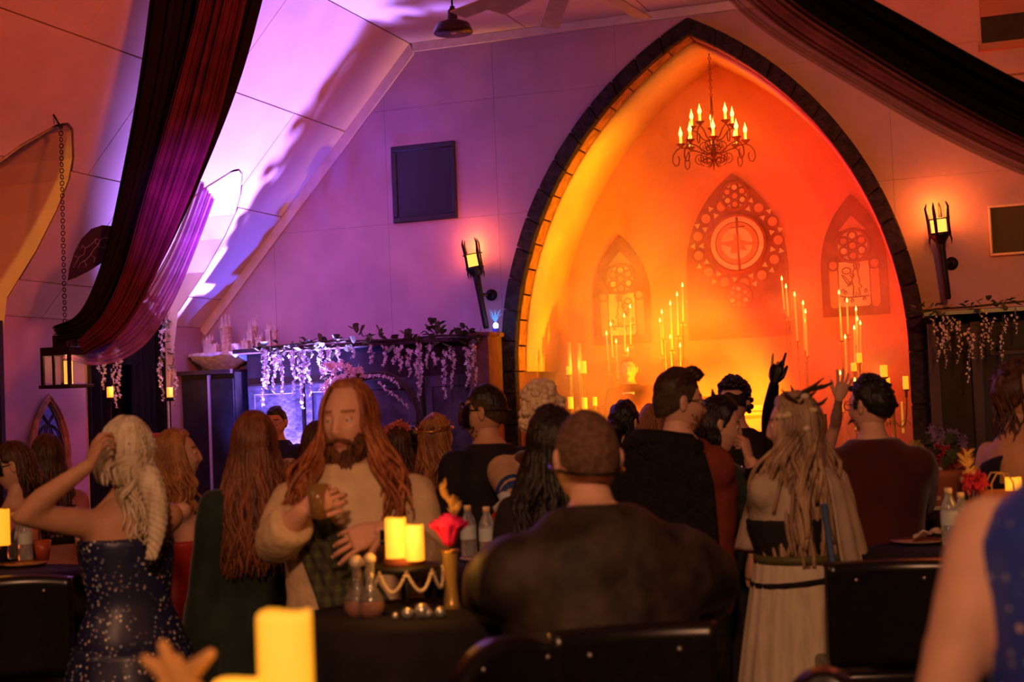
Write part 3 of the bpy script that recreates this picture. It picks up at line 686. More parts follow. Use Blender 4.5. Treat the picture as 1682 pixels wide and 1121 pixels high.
def pillar(parent, top, h, r, nm='pillar_candle'):
    top = np.array(top); b = MB(); n = 14; R = []
    for f_z, fr in ((0, .97), (.02, 1), (.5, 1), (.93, 1.0), (.985, .98)):
        R.append([top + np.array((math.cos(2 * PI * k / n) * r * fr, math.sin(2 * PI * k / n) * r * fr, -h + h * f_z + (.014 * h * math.sin(k * 1.3) if f_z > .9 else 0))) for k in range(n)])
    R.append([top + np.array((math.cos(2 * PI * k / n) * r * .8, math.sin(2 * PI * k / n) * r * .8, -.06 * h)) for k in range(n)])
    b.rings(R); o = b.build(nm, m_wax, parent)
    return o
def pillar_stand(label, cans, depthY, base_px, extra=()):
    bx = onY(base_px, 700, depthY); base = np.array((bx[0], depthY, .34)); e = tag(empty('candelabra', base), label, 'candelabra')
    MB().lathe([(.20, 0), (.20, .02), (.06, .05), (.025, .12), (.022, .7), (.035, .75), (.02, .8), (.018, 1.2), (.03, 1.25), (.01, 1.3)], base, 14).build('stem', m_brass, e)
    for x, y, hpx, wpx in cans:
        t = onY(x, y, depthY + rnd(-.06, .06)); sc_ = np.linalg.norm(t - CAM) / F_PX; h, r = hpx * sc_, wpx * sc_ / 2
        pillar(e, t, h, r)
        c = t - np.array((0, 0, h)); MB().lathe([(.012, -.07), (.012, -.02), (r * 1.25, -.008), (r * 1.3, 0)], c, 14).build('cup', m_brass, e)
        st = base + np.array((0, 0, max(.3, min(1.2, c[2] - .34 - .25))))
        mid = np.array(((c[0] + st[0]) / 2, (c[1] + st[1]) / 2, min(st[2], c[2]) - .10))
        pts = [st * (1 - k) ** 2 + 2 * k * (1 - k) * np.array((c[0], c[1], min(st[2], c[2]) - .22)) + k * k * (c - np.array((0, 0, .06))) for k in np.linspace(0, 1, 9)]
        MB().tube(pts, .008, 6).build('arm', m_brass, e)
        MB().tube([pts[4] + np.array((math.cos(a) * .05 * (1 - a / 9), 0, math.sin(a) * .05 * (1 - a / 9))) for a in np.linspace(0, 7, 20)], .004, 5).build('scroll', m_brass, e)
    for x, y, hpx in extra:
        t = onY(x, y, depthY); MB().tube([t, t - np.array((0, 0, hpx * .0055))], [.009, .012], 8).build('taper_candle', m_waxs, e)
    return e
pillar_stand('candelabra with two tiers of glowing pillar candles left in the alcove', [(934, 602, 14, 9), (958, 593, 21, 10), (921, 656, 15, 6), (937, 652, 20, 9), (960, 653, 20, 9), (977, 652, 15, 8)], 13.45, 950)
for x, y in ((934, 563), (951, 564)):
    p = onY(x, y, 13.6); tag(MB().tube([p, p - np.array((.0, 0, .12)), (p[0] + .01, p[1], .34)], [.018, .022, .03], 8).build('unlit_taper', mat('orange_wax', (.75, .42, .2), .6)), 'thick unlit taper %s the lit left candelabra' % ('standing behind' if x < 940 else 'standing just right behind'), 'candle')
pillar_stand('scrolled candelabra with pillar candles by the right arch foot', [(1451, 600, 19, 12), (1457, 620, 19, 9), (1487, 618, 21, 9), (1448, 626, 10, 8)], 13.2, 1468, [(1481, 660, 50), (1507, 662, 40)])
pillar_stand('candelabra with two pillar candles under the right hare window', [(1402, 596, 14, 9), (1411, 580, 16, 9)], 13.4, 1409)
# ---- altar block in the haze
al = tag(empty('altar', (-2.3, 13.9, .34)), 'pale altar block with a moulded ledge glowing through the haze', 'altar')
m_alt = mat('altar_cream', (.85, .70, .45), .7, .05, 6)
pa = onY(1205, 668, 13.7)
MB().box((pa[0], 13.9, .9), (1.25, .35, 1.12)).build('block', m_alt, al, smooth=False)
MB().box((pa[0], 13.88, pa[2] - .02), (1.36, .44, .05)).box((pa[0], 13.88, pa[2] - .075), (1.32, .41, .03)).build('ledge', m_alt, al, smooth=False, bevel=.006)

# ---- chandelier
m_ch = mat('chandelier_iron', (.20, .035, .012), .5, metal=.3)
m_bulb = emis('bulb_flame', (1.0, .50, .07), 8)
YCH = W + .45
cc3 = onY(1171, 225, YCH)
ch = tag(empty('chandelier', cc3), 'two-tier iron chandelier with glowing candle bulbs inside the arch', 'chandelier')
zt = onY(1166, 160, YCH)[2]
MB().lathe([(.003, -.245), (.02, -.235), (.028, -.22), (.012, -.20), (.03, -.18), (.04, -.15), (.018, -.12), (.012, -.02), (.022, 0), (.012, .03), (.010, .2), (.020, .23), (.012, .26), (.008, zt - cc3[2])], cc3, 12).build('column', m_ch, ch)
def scroll(parent, c, a, r0, turns, sgn=1):
    d_ = np.array((math.cos(a), math.sin(a), 0)); P = []
    for t in np.linspace(0, 2 * PI * turns, 26):
        r = r0 * (1 - .75 * t / (2 * PI * turns)); P.append(c + d_ * (r * math.cos(t - PI / 2 * sgn)) * 1 + np.array((0, 0, sgn * r * math.sin(t - PI / 2 * sgn))))
    MB().tube(P, .0045, 5).build('scroll', m_ch, parent)
def ch_arm(a, R, z0, zc, first):
    d_ = np.array((math.cos(a), math.sin(a), 0)); c = cc3
    pts = [c + d_ * (R * s_) + np.array((0, 0, z)) for s_, z in ((.05, z0), (.25, z0 - .02), (.5, z0 + .01), (.75, z0 + (zc - z0) * .75), (1.0, zc), (1.14, zc - .02), (1.26, zc - .07), (1.28, zc - .13), (1.2, zc - .17), (1.1, zc - .16), (1.06, zc - .11), (1.1, zc - .08))]
    ar = MB().tube(pts, .006, 6).build('arm', m_ch, ch)
    q = c + d_ * R + np.array((0, 0, zc))
    MB().lathe([(.006, -.002), (.018, .012), (.044, .034), (.046, .036)], q, 14).build('drip_cup', m_ch, ar)
    MB().tube([q + np.array((0, 0, .02)), q + np.array((0, 0, .105))], .013, 10).build('candle_sleeve', mat('sleeve_wax', (.9, .6, .2), .5, emit=(1, .5, .05), estr=2.2), ar)
    MB().lathe([(.010, .105), (.018, .125), (.0185, .14), (.010, .165), (.003, .19), (.0005, .205)], q, 10).build('bulb', m_bulb, ar)
    scroll(ch, c + d_ * (R * .42) + np.array((0, 0, z0 - .06)), a, .055, 1.3)
    scroll(ch, c + d_ * (R * .22) + np.array((0, 0, z0 - .09)), a, .05, 1.2, -1)
for k in range(8): ch_arm(k * PI / 4 + .22, .30, -.14, -.085, k == 0)
for k in range(5): ch_arm(k * PI * 2 / 5 + .55, .20, -.02, .085, False)
zv = zt
top = np.array((cc3[0], cc3[1], zv)); apex = np.array((cc3[0], cc3[1], 4.9))
for k in range(int((4.93 - zv) / .035)):
    z = zv + k * .035; MB().ring((cc3[0], cc3[1], z + .018), .013, .0035, Matrix.Rotation(PI / 2, 3, 'X') @ Matrix.Rotation((k % 2) * PI / 2, 3, 'Y'), 8, 4).build('chain_link', m_ch, ch)
MB().lathe([(.05, 4.985 - .02), (.05, 4.94), (.01, 4.925)], (cc3[0], cc3[1], 0), 12).build('ceiling_rose', m_ch, ch)
lamp('chandelier_light', 'POINT', tuple(cc3 + np.array((0, -.05, .22))), 3, (1.0, .22, .01), None, .2)

# ================================================================== DRAPES
m_velvet = mat('black_velvet', (.0035, .002, .0025), .95, .4, 6)
m_red2 = mat('red_chiffon', (.42, .09, .12), .8, .3, 5, alpha=.75)
m_purple = mat('plum_chiffon', (.085, .012, .042), .8, .3, 5, alpha=.93)
m_chif = mat('sheer_red_chiffon', (.50, .15, .15), .8, .2, 5, alpha=.45)
m_sheer = mat('violet_sheer', (.42, .17, .68), .8, .25, 6, alpha=.5)
def drape(name, label, left, right, m, folds=9, amp=.07, nv=46, nu=70, cat='drape', sd=1.0):
    """left/right: (x, y, depth) control points from top to bottom"""
    def curve(P):
        P = np.array(P, float); s = np.linspace(0, 1, len(P)); return lambda t: np.array([np.interp(t, s, P[:, k]) for k in range(3)])
    def smooth(P):
        P = np.array(P, float)
        for _ in range(3):
            Q = [P[0]]
            for i in range(len(P) - 1): Q += [P[i] * .75 + P[i + 1] * .25, P[i] * .25 + P[i + 1] * .75]
            Q.append(P[-1]); P = np.array(Q)
        return P
    cl_, cr_ = curve(smooth(left)), curve(smooth(right))
    def fn(u, v_):
        q = lerp(cl_(v_), cr_(v_), u); p = at(*q)
        ph = u * folds * 2 * PI + .8 * math.sin(v_ * 3 + sd)
        return p + CD * amp * (math.sin(ph) + .4 * math.sin(ph * 2.3 + sd)) * (.75 + .25 * math.sin(v_ * 4 + u * 3)) + CR * .012 * math.sin(ph * 1.7 + 2)
    return tag(MB().sheet(fn, nu, nv).build(name, m, solid=.004), label, cat)
drape('swag_drape', 'black velvet swag falling from the ceiling to the hanging lantern', [(262, -160, 9.8), (246, -10, 10.1), (225, 150, 10.3), (190, 330, 10.5), (165, 440, 10.6), (130, 520, 10.65), (88, 536, 10.7)], [(470, -160, 9.8), (432, -10, 10.1), (395, 130, 10.3), (330, 290, 10.5), (255, 450, 10.6), (185, 552, 10.65), (98, 560, 10.7)], m_velvet, 7, .05)
drape('swag_drape', 'plum chiffon swag layered over the left black velvet swag', [(352, -160, 9.55), (328, -10, 9.85), (296, 110, 10.05), (262, 230, 10.2), (232, 330, 10.3), (205, 440, 10.4), (170, 520, 10.45), (128, 560, 10.5)], [(436, -160, 9.55), (408, -10, 9.85), (385, 90, 10.05), (362, 190, 10.2), (318, 310, 10.3), (262, 440, 10.4), (205, 550, 10.45), (140, 584, 10.5)], m_purple, 6, .05, sd=2)
drape('swag_drape', 'thin violet veil hanging under the plum chiffon swag', [(325, 290, 10.62), (290, 390, 10.7), (245, 470, 10.75), (200, 530, 10.8), (150, 562, 10.8), (106, 552, 10.8)], [(352, 330, 10.62), (318, 420, 10.7), (282, 505, 10.75), (238, 575, 10.8), (170, 606, 10.8), (106, 588, 10.8)], m_sheer, 5, .03, sd=3)
drape('swag_drape', 'broad black velvet swag crossing the upper right corner', [(1260, -140, 7.2), (1350, -42, 7.0), (1480, 28, 6.8), (1590, 92, 6.6), (1700, 150, 6.5), (1860, 200, 6.3), (2100, 250, 6.0), (2420, 290, 5.9)], [(1200, -90, 7.2), (1300, 4, 7.0), (1440, 92, 6.8), (1560, 165, 6.6), (1700, 240, 6.5), (1860, 300, 6.3), (2100, 345, 6.0), (2420, 380, 5.9)], m_velvet, 4, .05, sd=4)
drape('swag_drape', 'dark red chiffon swag hanging just under the right velvet swag', [(1200, -92, 7.3), (1300, 2, 7.1), (1440, 90, 6.9), (1560, 163, 6.7), (1700, 238, 6.6), (1860, 298, 6.4), (2100, 343, 6.1), (2420, 378, 6.0)], [(1180, -60, 7.3), (1275, 42, 7.1), (1422, 132, 6.9), (1555, 208, 6.7), (1700, 278, 6.6), (1860, 325, 6.4), (2100, 375, 6.1), (2420, 405, 6.0)], m_red2, 3, .03, sd=5)
drape('swag_drape', 'sheer orange-red chiffon edge lowest of the right swags', [(1190, -70, 7.4), (1290, 20, 7.2), (1430, 112, 7.0), (1560, 190, 6.8), (1700, 262, 6.7), (1860, 325, 6.5), (2100, 372, 6.2), (2420, 402, 6.1)], [(1150, -50, 7.4), (1230, 40, 7.2), (1400, 140, 7.0), (1545, 225, 6.8), (1700, 295, 6.7), (1860, 350, 6.5), (2100, 400, 6.2), (2420, 425, 6.1)], m_chif, 3, .03, sd=6)

# ================================================================== LEFT SIDE: LANTERN, BANNER, MIRROR, RECESS
lx = slope(9.17, 1.84)[0]; ly = 9.17
def lp(x, y): p = onY(x, y, ly); return p
hk = slope(9.0, 1.84); lt = lp(108, 548); lb = lp(108, 638); lc = np.array((hk[0] + .02, 9.0, 0))
lt = onY(107, 552, 9.0); lb = onY(108, 638, 9.0); lcx, lcy = lt[0], 9.0
top_hook = onY(100, 209, 9.0)
ln = tag(empty('hanging_lantern', (lcx, lcy, lb[2])), 'black candle lantern hanging on a long chain from the left ceiling', 'lantern')
hw = .125; z0, z1 = lb[2], lb[2] + .30
MB().box((lcx, lcy, z0 + .012), (hw * 2.25, hw * 2.25, .024)).build('base', m_iron, ln, smooth=False, bevel=.003)
MB().box((lcx, lcy, z1 - .03), (hw * 2, hw * 2, .06)).build('roof', m_iron, ln, smooth=False, bevel=.003)
MB().box((lcx, lcy, z1 + .045), (hw * 1.05, hw * 1.05, .09)).build('chimney', m_iron, ln, smooth=False, bevel=.003)
for sx in (-1, 1):
    for sy in (-1, 1): MB().box((lcx + sx * hw * .93, lcy + sy * hw * .93, (z0 + z1) / 2), (.022, .022, z1 - z0)).build('corner_post', m_iron, ln, smooth=False)
m_gl = mat('lantern_glass', (.9, .9, .9), .05, alpha=.12)
for sx, sy in ((1, 0), (-1, 0), (0, 1), (0, -1)):
    MB().box((lcx + sx * hw * .9, lcy + sy * hw * .9, (z0 + z1) / 2), (.003 if sx else hw * 1.7, .003 if sy else hw * 1.7, z1 - z0 - .08)).build('glass_pane', m_gl, ln, smooth=False)
MB().box((lcx - .02, lcy - hw * .93, (z0 + z1) / 2), (.018, .014, z1 - z0)).build('glazing_bar', m_iron, ln, smooth=False)
MB().lathe([(.032, z0 + .03), (.032, z0 + .2), (.004, z0 + .2)], (lcx + .02, lcy, 0), 12).build('candle', mat('lantern_wax', (.9, .5, .15), .5, emit=(1, .38, .05), estr=1.6), ln)
zz = z1 + .10; n_l = int((top_hook[2] - zz) / .045)
for k in range(n_l):
    t = k / max(1, n_l - 1); c = np.array((lerp(lcx, top_hook[0], t), 9.0, lerp(zz, top_hook[2], t)))
    MB().ring(c, .017, .0045, Matrix.Rotation(PI / 2, 3, 'X') @ Matrix.Rotation((k % 2) * PI / 2, 3, 'Y'), 8, 4).build('chain_link', m_iron, ln)
MB().tube([top_hook, (top_hook[0] - .02, 9.0, top_hook[2] + .03), (XL + (top_hook[2] + .1 - ZE) * .928, 9.0, top_hook[2] + .1)], .008, 6).build('hook', m_iron, ln)
lamp('lantern_light', 'POINT', (lcx + .02, lcy, z0 + .24), 1.2, (1, .45, .1), None, .02)
# heraldic banner
bn = tag(empty('heraldic_banner', at(150, 460, 10.9)), 'deep blue pointed banner with white line drawing behind the left swag', 'banner')
outl = [(111, 461), (114, 440), (122, 415), (134, 392), (150, 376), (168, 370), (190, 372), (205, 390), (206, 402), (190, 415), (170, 430), (145, 446), (125, 456)]
pts = [at(x, y, 10.9) for x, y in outl]
b = MB(); n_ = len(pts); b.add(pts + [p + CD * .008 for p in pts], [tuple(range(n_)), tuple(reversed(range(n_, 2 * n_)))] + [(i, (i + 1) % n_, (i + 1) % n_ + n_, i + n_) for i in range(n_)])
b.build('cloth', mat('banner_blue', (.030, .012, .085), .8, .2, 8), bn, smooth=False)
m_wl = mat('banner_white', (.30, .27, .40), .8)
for ln_ in (((120, 440), (126, 430), (130, 422), (138, 418), (140, 408), (150, 402), (158, 392), (164, 395), (160, 404), (154, 410), (148, 420), (140, 428), (132, 432), (128, 442)), ((158, 392), (156, 400), (164, 402)), ((140, 408), (136, 404), (132, 410)), ((150, 420), (156, 424), (154, 432)), ((138, 428), (142, 436), (138, 440)), ((164, 395), (172, 390), (180, 394)), ((160, 404), (170, 408), (176, 402), (182, 408)), ((128, 424), (122, 420))):
    MB().tube([at(x, y, 10.885) for x, y in ln_], .0025, 4).build('drawn_line', m_wl, bn)
# gothic mirror on the left wall
XW = XL + .02
def lw(x, y): p = onX(x, y, XW); return p[1], p[2]
(y0_, _), (y1_, _) = lw(47, 700), lw(109, 700); zt_ = lw(78, 651)[1]; cy_ = (y0_ + y1_) / 2; hw_ = (y1_ - y0_) / 2
mi = tag(empty('gothic_mirror', (XW, cy_, .6)), 'pointed wooden gothic mirror with curved bars on the left wall', 'mirror')
def gpts(h, za, zs):
    R = (h ** 2 + (za - zs) ** 2) / (2 * h); th = math.asin((za - zs) / R)
    L = [((R - h) - R * math.cos(th * i / 10), zs + R * math.sin(th * i / 10)) for i in range(11)]; return L
m_gw = mat('carved_wood', (.30, .15, .08), .6, .3, 14, .4, 40)
for kk, (h, dz, r_) in enumerate(((hw_, 0, .022), (hw_ * .86, -.035, .016))):
    L = gpts(h, zt_ + dz, 1.42); P = [(cy_ - h, .62)] + [(cy_ + a, z) for a, z in L] + [(cy_ - a, z) for a, z in reversed(L[:-1])] + [(cy_ + h, .62)]
    MB().tube([(XW + .02, a, z) for a, z in P], r_, 6).build('frame_moulding', m_gw, mi)
L = gpts(hw_ * .8, zt_ - .05, 1.42); P = [(cy_ - hw_ * .8, .62)] + [(cy_ + a, z) for a, z in L] + [(cy_ - a, z) for a, z in reversed(L[:-1])] + [(cy_ + hw_ * .8, .62)]
MB().prism(P, YZ, XW - .005, XW + .004).build('glass', mat('mirror_glass', (.35, .3, .33), .12, metal=.9), mi, smooth=False)
MB().tube([(XW + .015, cy_ - hw_ * .86, .62), (XW + .015, cy_ + hw_ * .86, .62)], .02, 6).build('sill', m_gw, mi)
for s_ in (-1, 1):
    MB().tube([(XW + .015, cy_ - s_ * hw_ * .3, .62), (XW + .015, cy_ - s_ * hw_ * .3, 1.45), (XW + .015, cy_ - s_ * hw_ * .1, 1.66), (XW + .015, cy_ + s_ * hw_ * .3, zt_ - .16)], .007, 5).build('glazing_bar', m_iron, mi)
MB().tube([(XW + .015, cy_ + math.cos(t) * hw_ * .75, 1.42 + math.sin(t) * .26) for t in np.linspace(0, PI, 12)], .007, 5).build('glazing_bar', m_iron, mi)
# black arched curtains, garland and candles in the recess
rc = tag(empty('doorway_curtain', (-8.2, DY[1], 0)), 'pair of black curtains framing the pointed recess on the left', 'curtain')
def cur(y0, y1, nm):
    def fn(u, v_):
        y = lerp(y0, y1, u); zt_ = interp(abs(y - DY[1]), [0, .16, .42, .61, .66], [3.6, 3.52, 3.3, 2.8, 2.3]); return (-8.22 + .03 * math.sin(u * 24), y, lerp(.02, zt_, v_))
    MB().sheet(fn, 28, 14).build('curtain_panel', m_velvet, rc, solid=.004)
cur(DY[1] - .65, DY[1] - .06, 'a'); cur(DY[1] + .22, DY[1] + .65, 'b')
MB().sheet(lambda u, v_: (-8.20 + .01 * math.sin(u * 20), lerp(DY[1] - .2, DY[1] + .3, u), lerp(2.22, 3.55, v_)), 12, 4).build('valance', m_velvet, rc, solid=.004)
MB().sheet(lambda u, v_: (lerp(-8.74, -8.10, u), DY[1] + .635 - .012 * math.sin(u * 22), lerp(.02, 2.9, v_)), 20, 10).build('curtain_panel', m_velvet, rc, solid=.004)
gd = tag(empty('flower_garland', (-8.1, DY[1], 1.5)), 'white blossom garland trailing round the pointed recess on the left', 'garland')
XG = -8.06
for p0_, p1_ in (((166, 578), (172, 640)), ((160, 585), (168, 615)), ((187, 572), (190, 672)), ((194, 575), (196, 655)), ((240, 492), (258, 520)), ((262, 482), (268, 545)), ((268, 540), (262, 600)), ((262, 595), (268, 658)), ((280, 545), (285, 600)), ((286, 600), (287, 668)), ((250, 500), (255, 520)), ((272, 500), (280, 560))):
    strand(gd, onX(*p0_, XG), onX(*p1_, XG), 1.1, .022)
for i in range(20): put_leaf(gd, onX(rnd(262, 285), rnd(500, 620), XG), rnd(.05, .08), (rnd(-.2, 1), rnd(-1, 1), rnd(-1, .2)))
for x, y in ((181, 650), (279, 650)):
    p = onX(x, y, -7.98); e = tag(empty('wall_candle', p), 'glowing wall candle on the %s of the pointed recess' % ('near edge' if x < 200 else 'far edge beside the corner'), 'candle', 'wall candles at the recess')
    pillar(e, p + np.array((0, 0, .08)), .13, .03, 'candle')
    MB().lathe([(.034, -.055), (.036, -.02), (.034, -.018)], p, 10).build('cup', m_iron, e); MB().tube([p - np.array((0, 0, .05)), p - np.array((0, 0, .35)), (-8.08, p[1], p[2] - .38)], .008, 6).build('bracket', m_iron, e)
    lamp('wall_candle_light', 'POINT', tuple(p + np.array((.07, -.03, .08))), 1.0, (1, .35, .06), None, .03)
bx_ = onX(255, 712, -7.75); tag(MB().box((bx_[0], bx_[1], bx_[2] - .02), (.35, .4, .04)).box((bx_[0], bx_[1], bx_[2] / 2 - .02), (.06, .06, bx_[2] - .04)).box((bx_[0], bx_[1], .01), (.3, .3, .02)).build('pedestal_table', mat('red_lacquer', (.4, .08, .06), .4), smooth=False), 'small red pedestal table behind the curly haired guest', 'table')
tag(MB().box((-8.02, onX(3, 600, -8.02)[1] - .03, 1.3), (.05, .05, 2.5)).build('door_post', m_black, smooth=False), 'black door post at the far left edge', 'post')

# ================================================================== HAZE FROM THE SMOKE MACHINE
hz = MB().box((-3.35, 12.95, 2.15), (4.6, 2.35, 4.2)).build('haze', None, smooth=False) if False else None
def haze_box(name, c, size, label, dens, nscale, zfall):
    m = bpy.data.materials.new(name); m.use_nodes = True; nt = m.node_tree; nt.nodes.clear()
    out = nt.nodes.new('ShaderNodeOutputMaterial'); vs_ = nt.nodes.new('ShaderNodeVolumePrincipled')
    nt.links.new(vs_.outputs[0], out.inputs['Volume']); vs_.inputs['Color'].default_value = (1, .85, .70, 1); vs_.inputs['Anisotropy'].default_value = 0.15
    tc = nt.nodes.new('ShaderNodeTexCoord'); n = nt.nodes.new('ShaderNodeTexNoise'); n.inputs['Scale'].default_value = nscale; n.inputs['Detail'].default_value = 3
    mp = nt.nodes.new('ShaderNodeMapRange'); mp.inputs[1].default_value = .38; mp.inputs[2].default_value = .66; mp.inputs[3].default_value = dens * .06; mp.inputs[4].default_value = dens * 2.2
    nt.links.new(tc.outputs['Object'], n.inputs['Vector']); nt.links.new(n.outputs['Fac'], mp.inputs[0])
    sx = nt.nodes.new('ShaderNodeSeparateXYZ'); nt.links.new(tc.outputs['Object'], sx.inputs[0])
    fz_ = nt.nodes.new('ShaderNodeMapRange'); fz_.inputs[1].default_value = zfall[0]; fz_.inputs[2].default_value = zfall[1]; fz_.inputs[3].default_value = 1.0; fz_.inputs[4].default_value = zfall[2]
    nt.links.new(sx.outputs['Z'], fz_.inputs[0])
    mu = nt.nodes.new('ShaderNodeMath'); mu.operation = 'MULTIPLY'; nt.links.new(mp.outputs[0], mu.inputs[0]); nt.links.new(fz_.outputs[0], mu.inputs[1]); nt.links.new(mu.outputs[0], vs_.inputs['Density'])
    o = MB().box(c, size).build(name, m, smooth=False); tag(o, label, 'haze', kind='stuff'); o.display_type = 'WIRE'; return o
haze_box('haze', (XC, W + .58, 2.45), (3.5, 1.12, 4.2), 'drifting smoke filling the pointed alcove', .80, 1.6, (.2, 3.9, .13))

sl_ = tag(empty('spill_blocker', (-1.3, 12.5, 0)), 'added unseen lamp can with a plate blocking amber spill by the right arch foot', 'light blocker')  # unseen fixture, added with its plate to block spill from the amber spot
MB().tube([(-1.12, 12.48, .42), (-1.32, 12.545, .49)], [.09, .10], 14).build('can', m_iron, sl_)
MB().box((-1.15, 12.5, .16), (.05, .05, .32)).box((-1.15, 12.5, .01), (.3, .3, .02)).build('stand', m_iron, sl_, smooth=False)
MB().add([(-1.74, 12.10, .25), (-1.74, 12.615, .25), (-1.74, 12.615, 1.5), (-1.74, 12.10, 1.5)], [(0, 1, 2, 3)]).build('spill_plate', m_iron, sl_, solid=.006)  # added plate that keeps the amber beam off the left slope
# ================================================================== PEOPLE
def skin_mats(nm, tone, lip, brow, eye=(.10, .05, .03)):
    return [mat('skin_' + nm, tone, .55, .06, 20, .05, 120, sss=.08, spec=.35), mat('lip_' + nm, lip, .45), mat('brow_' + nm, brow, .8),
            mat('eye_white', (.75, .70, .66), .25), mat('iris_' + nm, eye, .2), mat('nail', (.72, .42, .34), .35)]
SKIN = {'fair': skin_mats('fair', (.68, .38, .26), (.52, .17, .14), (.22, .10, .04)), 'tan': skin_mats('tan', (.56, .29, .17), (.42, .14, .11), (.05, .03, .02)),
        'red': skin_mats('red', (.66, .34, .24), (.45, .16, .14), (.30, .13, .05)), 'olive': skin_mats('olive', (.48, .25, .15), (.36, .12, .10), (.03, .02, .015)),
        'glove': skin_mats('glove', (.012, .010, .012), (.01, .01, .01), (.01, .01, .01))}
def head_mesh(b, T, s=1.0, fem=False, smile=0.0, elf=False):
    """head in local metres, centre at origin, face towards +Y, appended through T"""
    nu, nv = 64, 40; hw, hd, hh = .074 * s, .094 * s, .117 * s
    vs_, az = [], []
    for i in range(nu):
        a = 2 * PI * i / nu; az.append(a + .42 * math.sin(2 * a) * 0 - .45 * math.cos(a) * 0)
    g = lambda x, c, w_: math.exp(-((x - c) / w_) ** 2)
    for j in range(nv + 1):
        t = PI * j / nv
        for i in range(nu):
            # denser columns on the face
            a0 = 2 * PI * i / nu; a = a0 + .35 * math.cos(a0) * 1.0
            x, y, z = hw * math.sin(t) * math.cos(a), hd * math.sin(t) * math.sin(a), hh * math.cos(t)
            zn = z / hh; fr = max(0, math.sin(a)) * math.sin(t)
            if zn < 0:
                k = -zn; x *= 1 - .30 * k ** 1.6 * (1.06 if fem else .92); y = y * (1 - .12 * k) + .016 * s * k if y > 0 else y * (1 - .42 * k ** 1.3) + .010 * s * k
            else: x *= 1 + .03 * zn; y -= .006 * s * zn
            if y > 0:
                xs_ = x / s; zs2 = z / s; f = min(1, fr * 1.6)
                nose = g(xs_, 0, .0125 - .002 * fem) * interp(zs2, [-.050, -.042, -.030, -.005, .022, .034], [0, .012, .024 - .004 * fem, .013, .004, 0])
                nose += (g(abs(xs_), .013, .008) * g(zs2, -.034, .010)) * .008
                sock = -.011 * g(abs(xs_), .031, .017) * g(zs2, .008, .013)
                brow = .006 * g(abs(xs_), .030, .024) * g(zs2, .030, .010) * (.5 if fem else 1)
                cheek = .005 * g(abs(xs_), .046, .018) * g(zs2, -.020, .020) + smile * .006 * g(abs(xs_), .038, .014) * g(zs2, -.03, .015)
                lips = .0075 * g(xs_, 0, .020 + .008 * smile) * (g(zs2, -.0585, .0055) + g(zs2, -.0715, .0065)) - .004 * g(xs_, 0, .024) * g(zs2, -.0645, .003)
                chin = .010 * g(xs_, 0, .022) * g(zs2, -.098, .015) - .004 * g(xs_, 0, .03) * g(zs2, -.084, .008)
                y += s * f * (nose + sock + brow + cheek + lips + chin)
            vs_.append((x, y, z))
    fs, ms = [], []
    for j in range(nv):
        for i in range(nu):
            k = (i + 1) % nu; q = (j * nu + i, (j + 1) * nu + i, (j + 1) * nu + k, j * nu + k); fs.append(q)
            c = np.mean([vs_[w_] for w_ in q], axis=0) / s; m_ = 0
            if c[1] > .06:
                zl = -.0650; 
                if abs(c[0]) < .024 + .006 * smile and abs(c[2] - zl) < .0125 * (1 - (abs(c[0]) / (.028 + .006 * smile)) ** 2) + .001: m_ = 1
                if .012 < abs(c[0]) < .050 and abs(c[2] - (.033 - .10 * max(0, abs(c[0]) - .034))) < (.0035 if fem else .0055): m_ = 2
            ms.append(m_)
    base = len(b.v); b.v.extend([tuple(T @ Vector(p)) for p in vs_]); b.f.extend([tuple(w_ + base for w_ in q) for q in fs]); b.m.extend(ms)
    def e_(c, r, mi, rot=None, nu_=12, nv_=8, zmin=None):
        bb = MB().ell(c, r, rot, nu_, nv_)
        keep = [f for f in bb.f if zmin is None or np.mean([bb.v[w_][2] for w_ in f]) > zmin]
        b0 = len(b.v); b.v.extend([tuple(T @ Vector(p)) for p in bb.v]); b.f.extend([tuple(w_ + b0 for w_ in f) for f in keep]); b.m.extend([mi] * len(keep))
    for sx in (-1, 1):
        ec = np.array((sx * .031, .0735, .007)) * s
        e_(ec, .0120 * s, 3); e_(ec + np.array((sx * .000, .0085, -.001)) * s, (.0052 * s, .0050 * s, .0052 * s), 4)
        e_(ec + np.array((0, -.0004, .0)) * s, .0139 * s, 0, None, 14, 10, ec[2] + .0016 * s)
        R_ = Matrix.Rotation(sx * .35, 3, 'Z') @ Matrix.Rotation(-.15, 3, 'X')
        e_(np.array((sx * .0765, -.006, .0)) * s, (.010 * s, .018 * s, .031 * s), 0, R_)
        e_(np.array((sx * .0815, -.012, .008)) * s, (.008 * s, .013 * s, .021 * s), 0, R_)
        if elf:
            bb = MB().tube([(sx * .076 * s, -.008 * s, -.01 * s), (sx * .083 * s, -.018 * s, .02 * s), (sx * .090 * s, -.035 * s, .055 * s), (sx * .096 * s, -.046 * s, .085 * s)], [(.006, .02), (.006, .022), (.004, .012), (.001, .001)], 8, up=(1, 0, 0))
            b0 = len(b.v); b.v.extend([tuple(T @ Vector(p)) for p in bb.v]); b.f.extend([tuple(w_ + b0 for w_ in f) for f in bb.f]); b.m.extend([0] * len(bb.f))
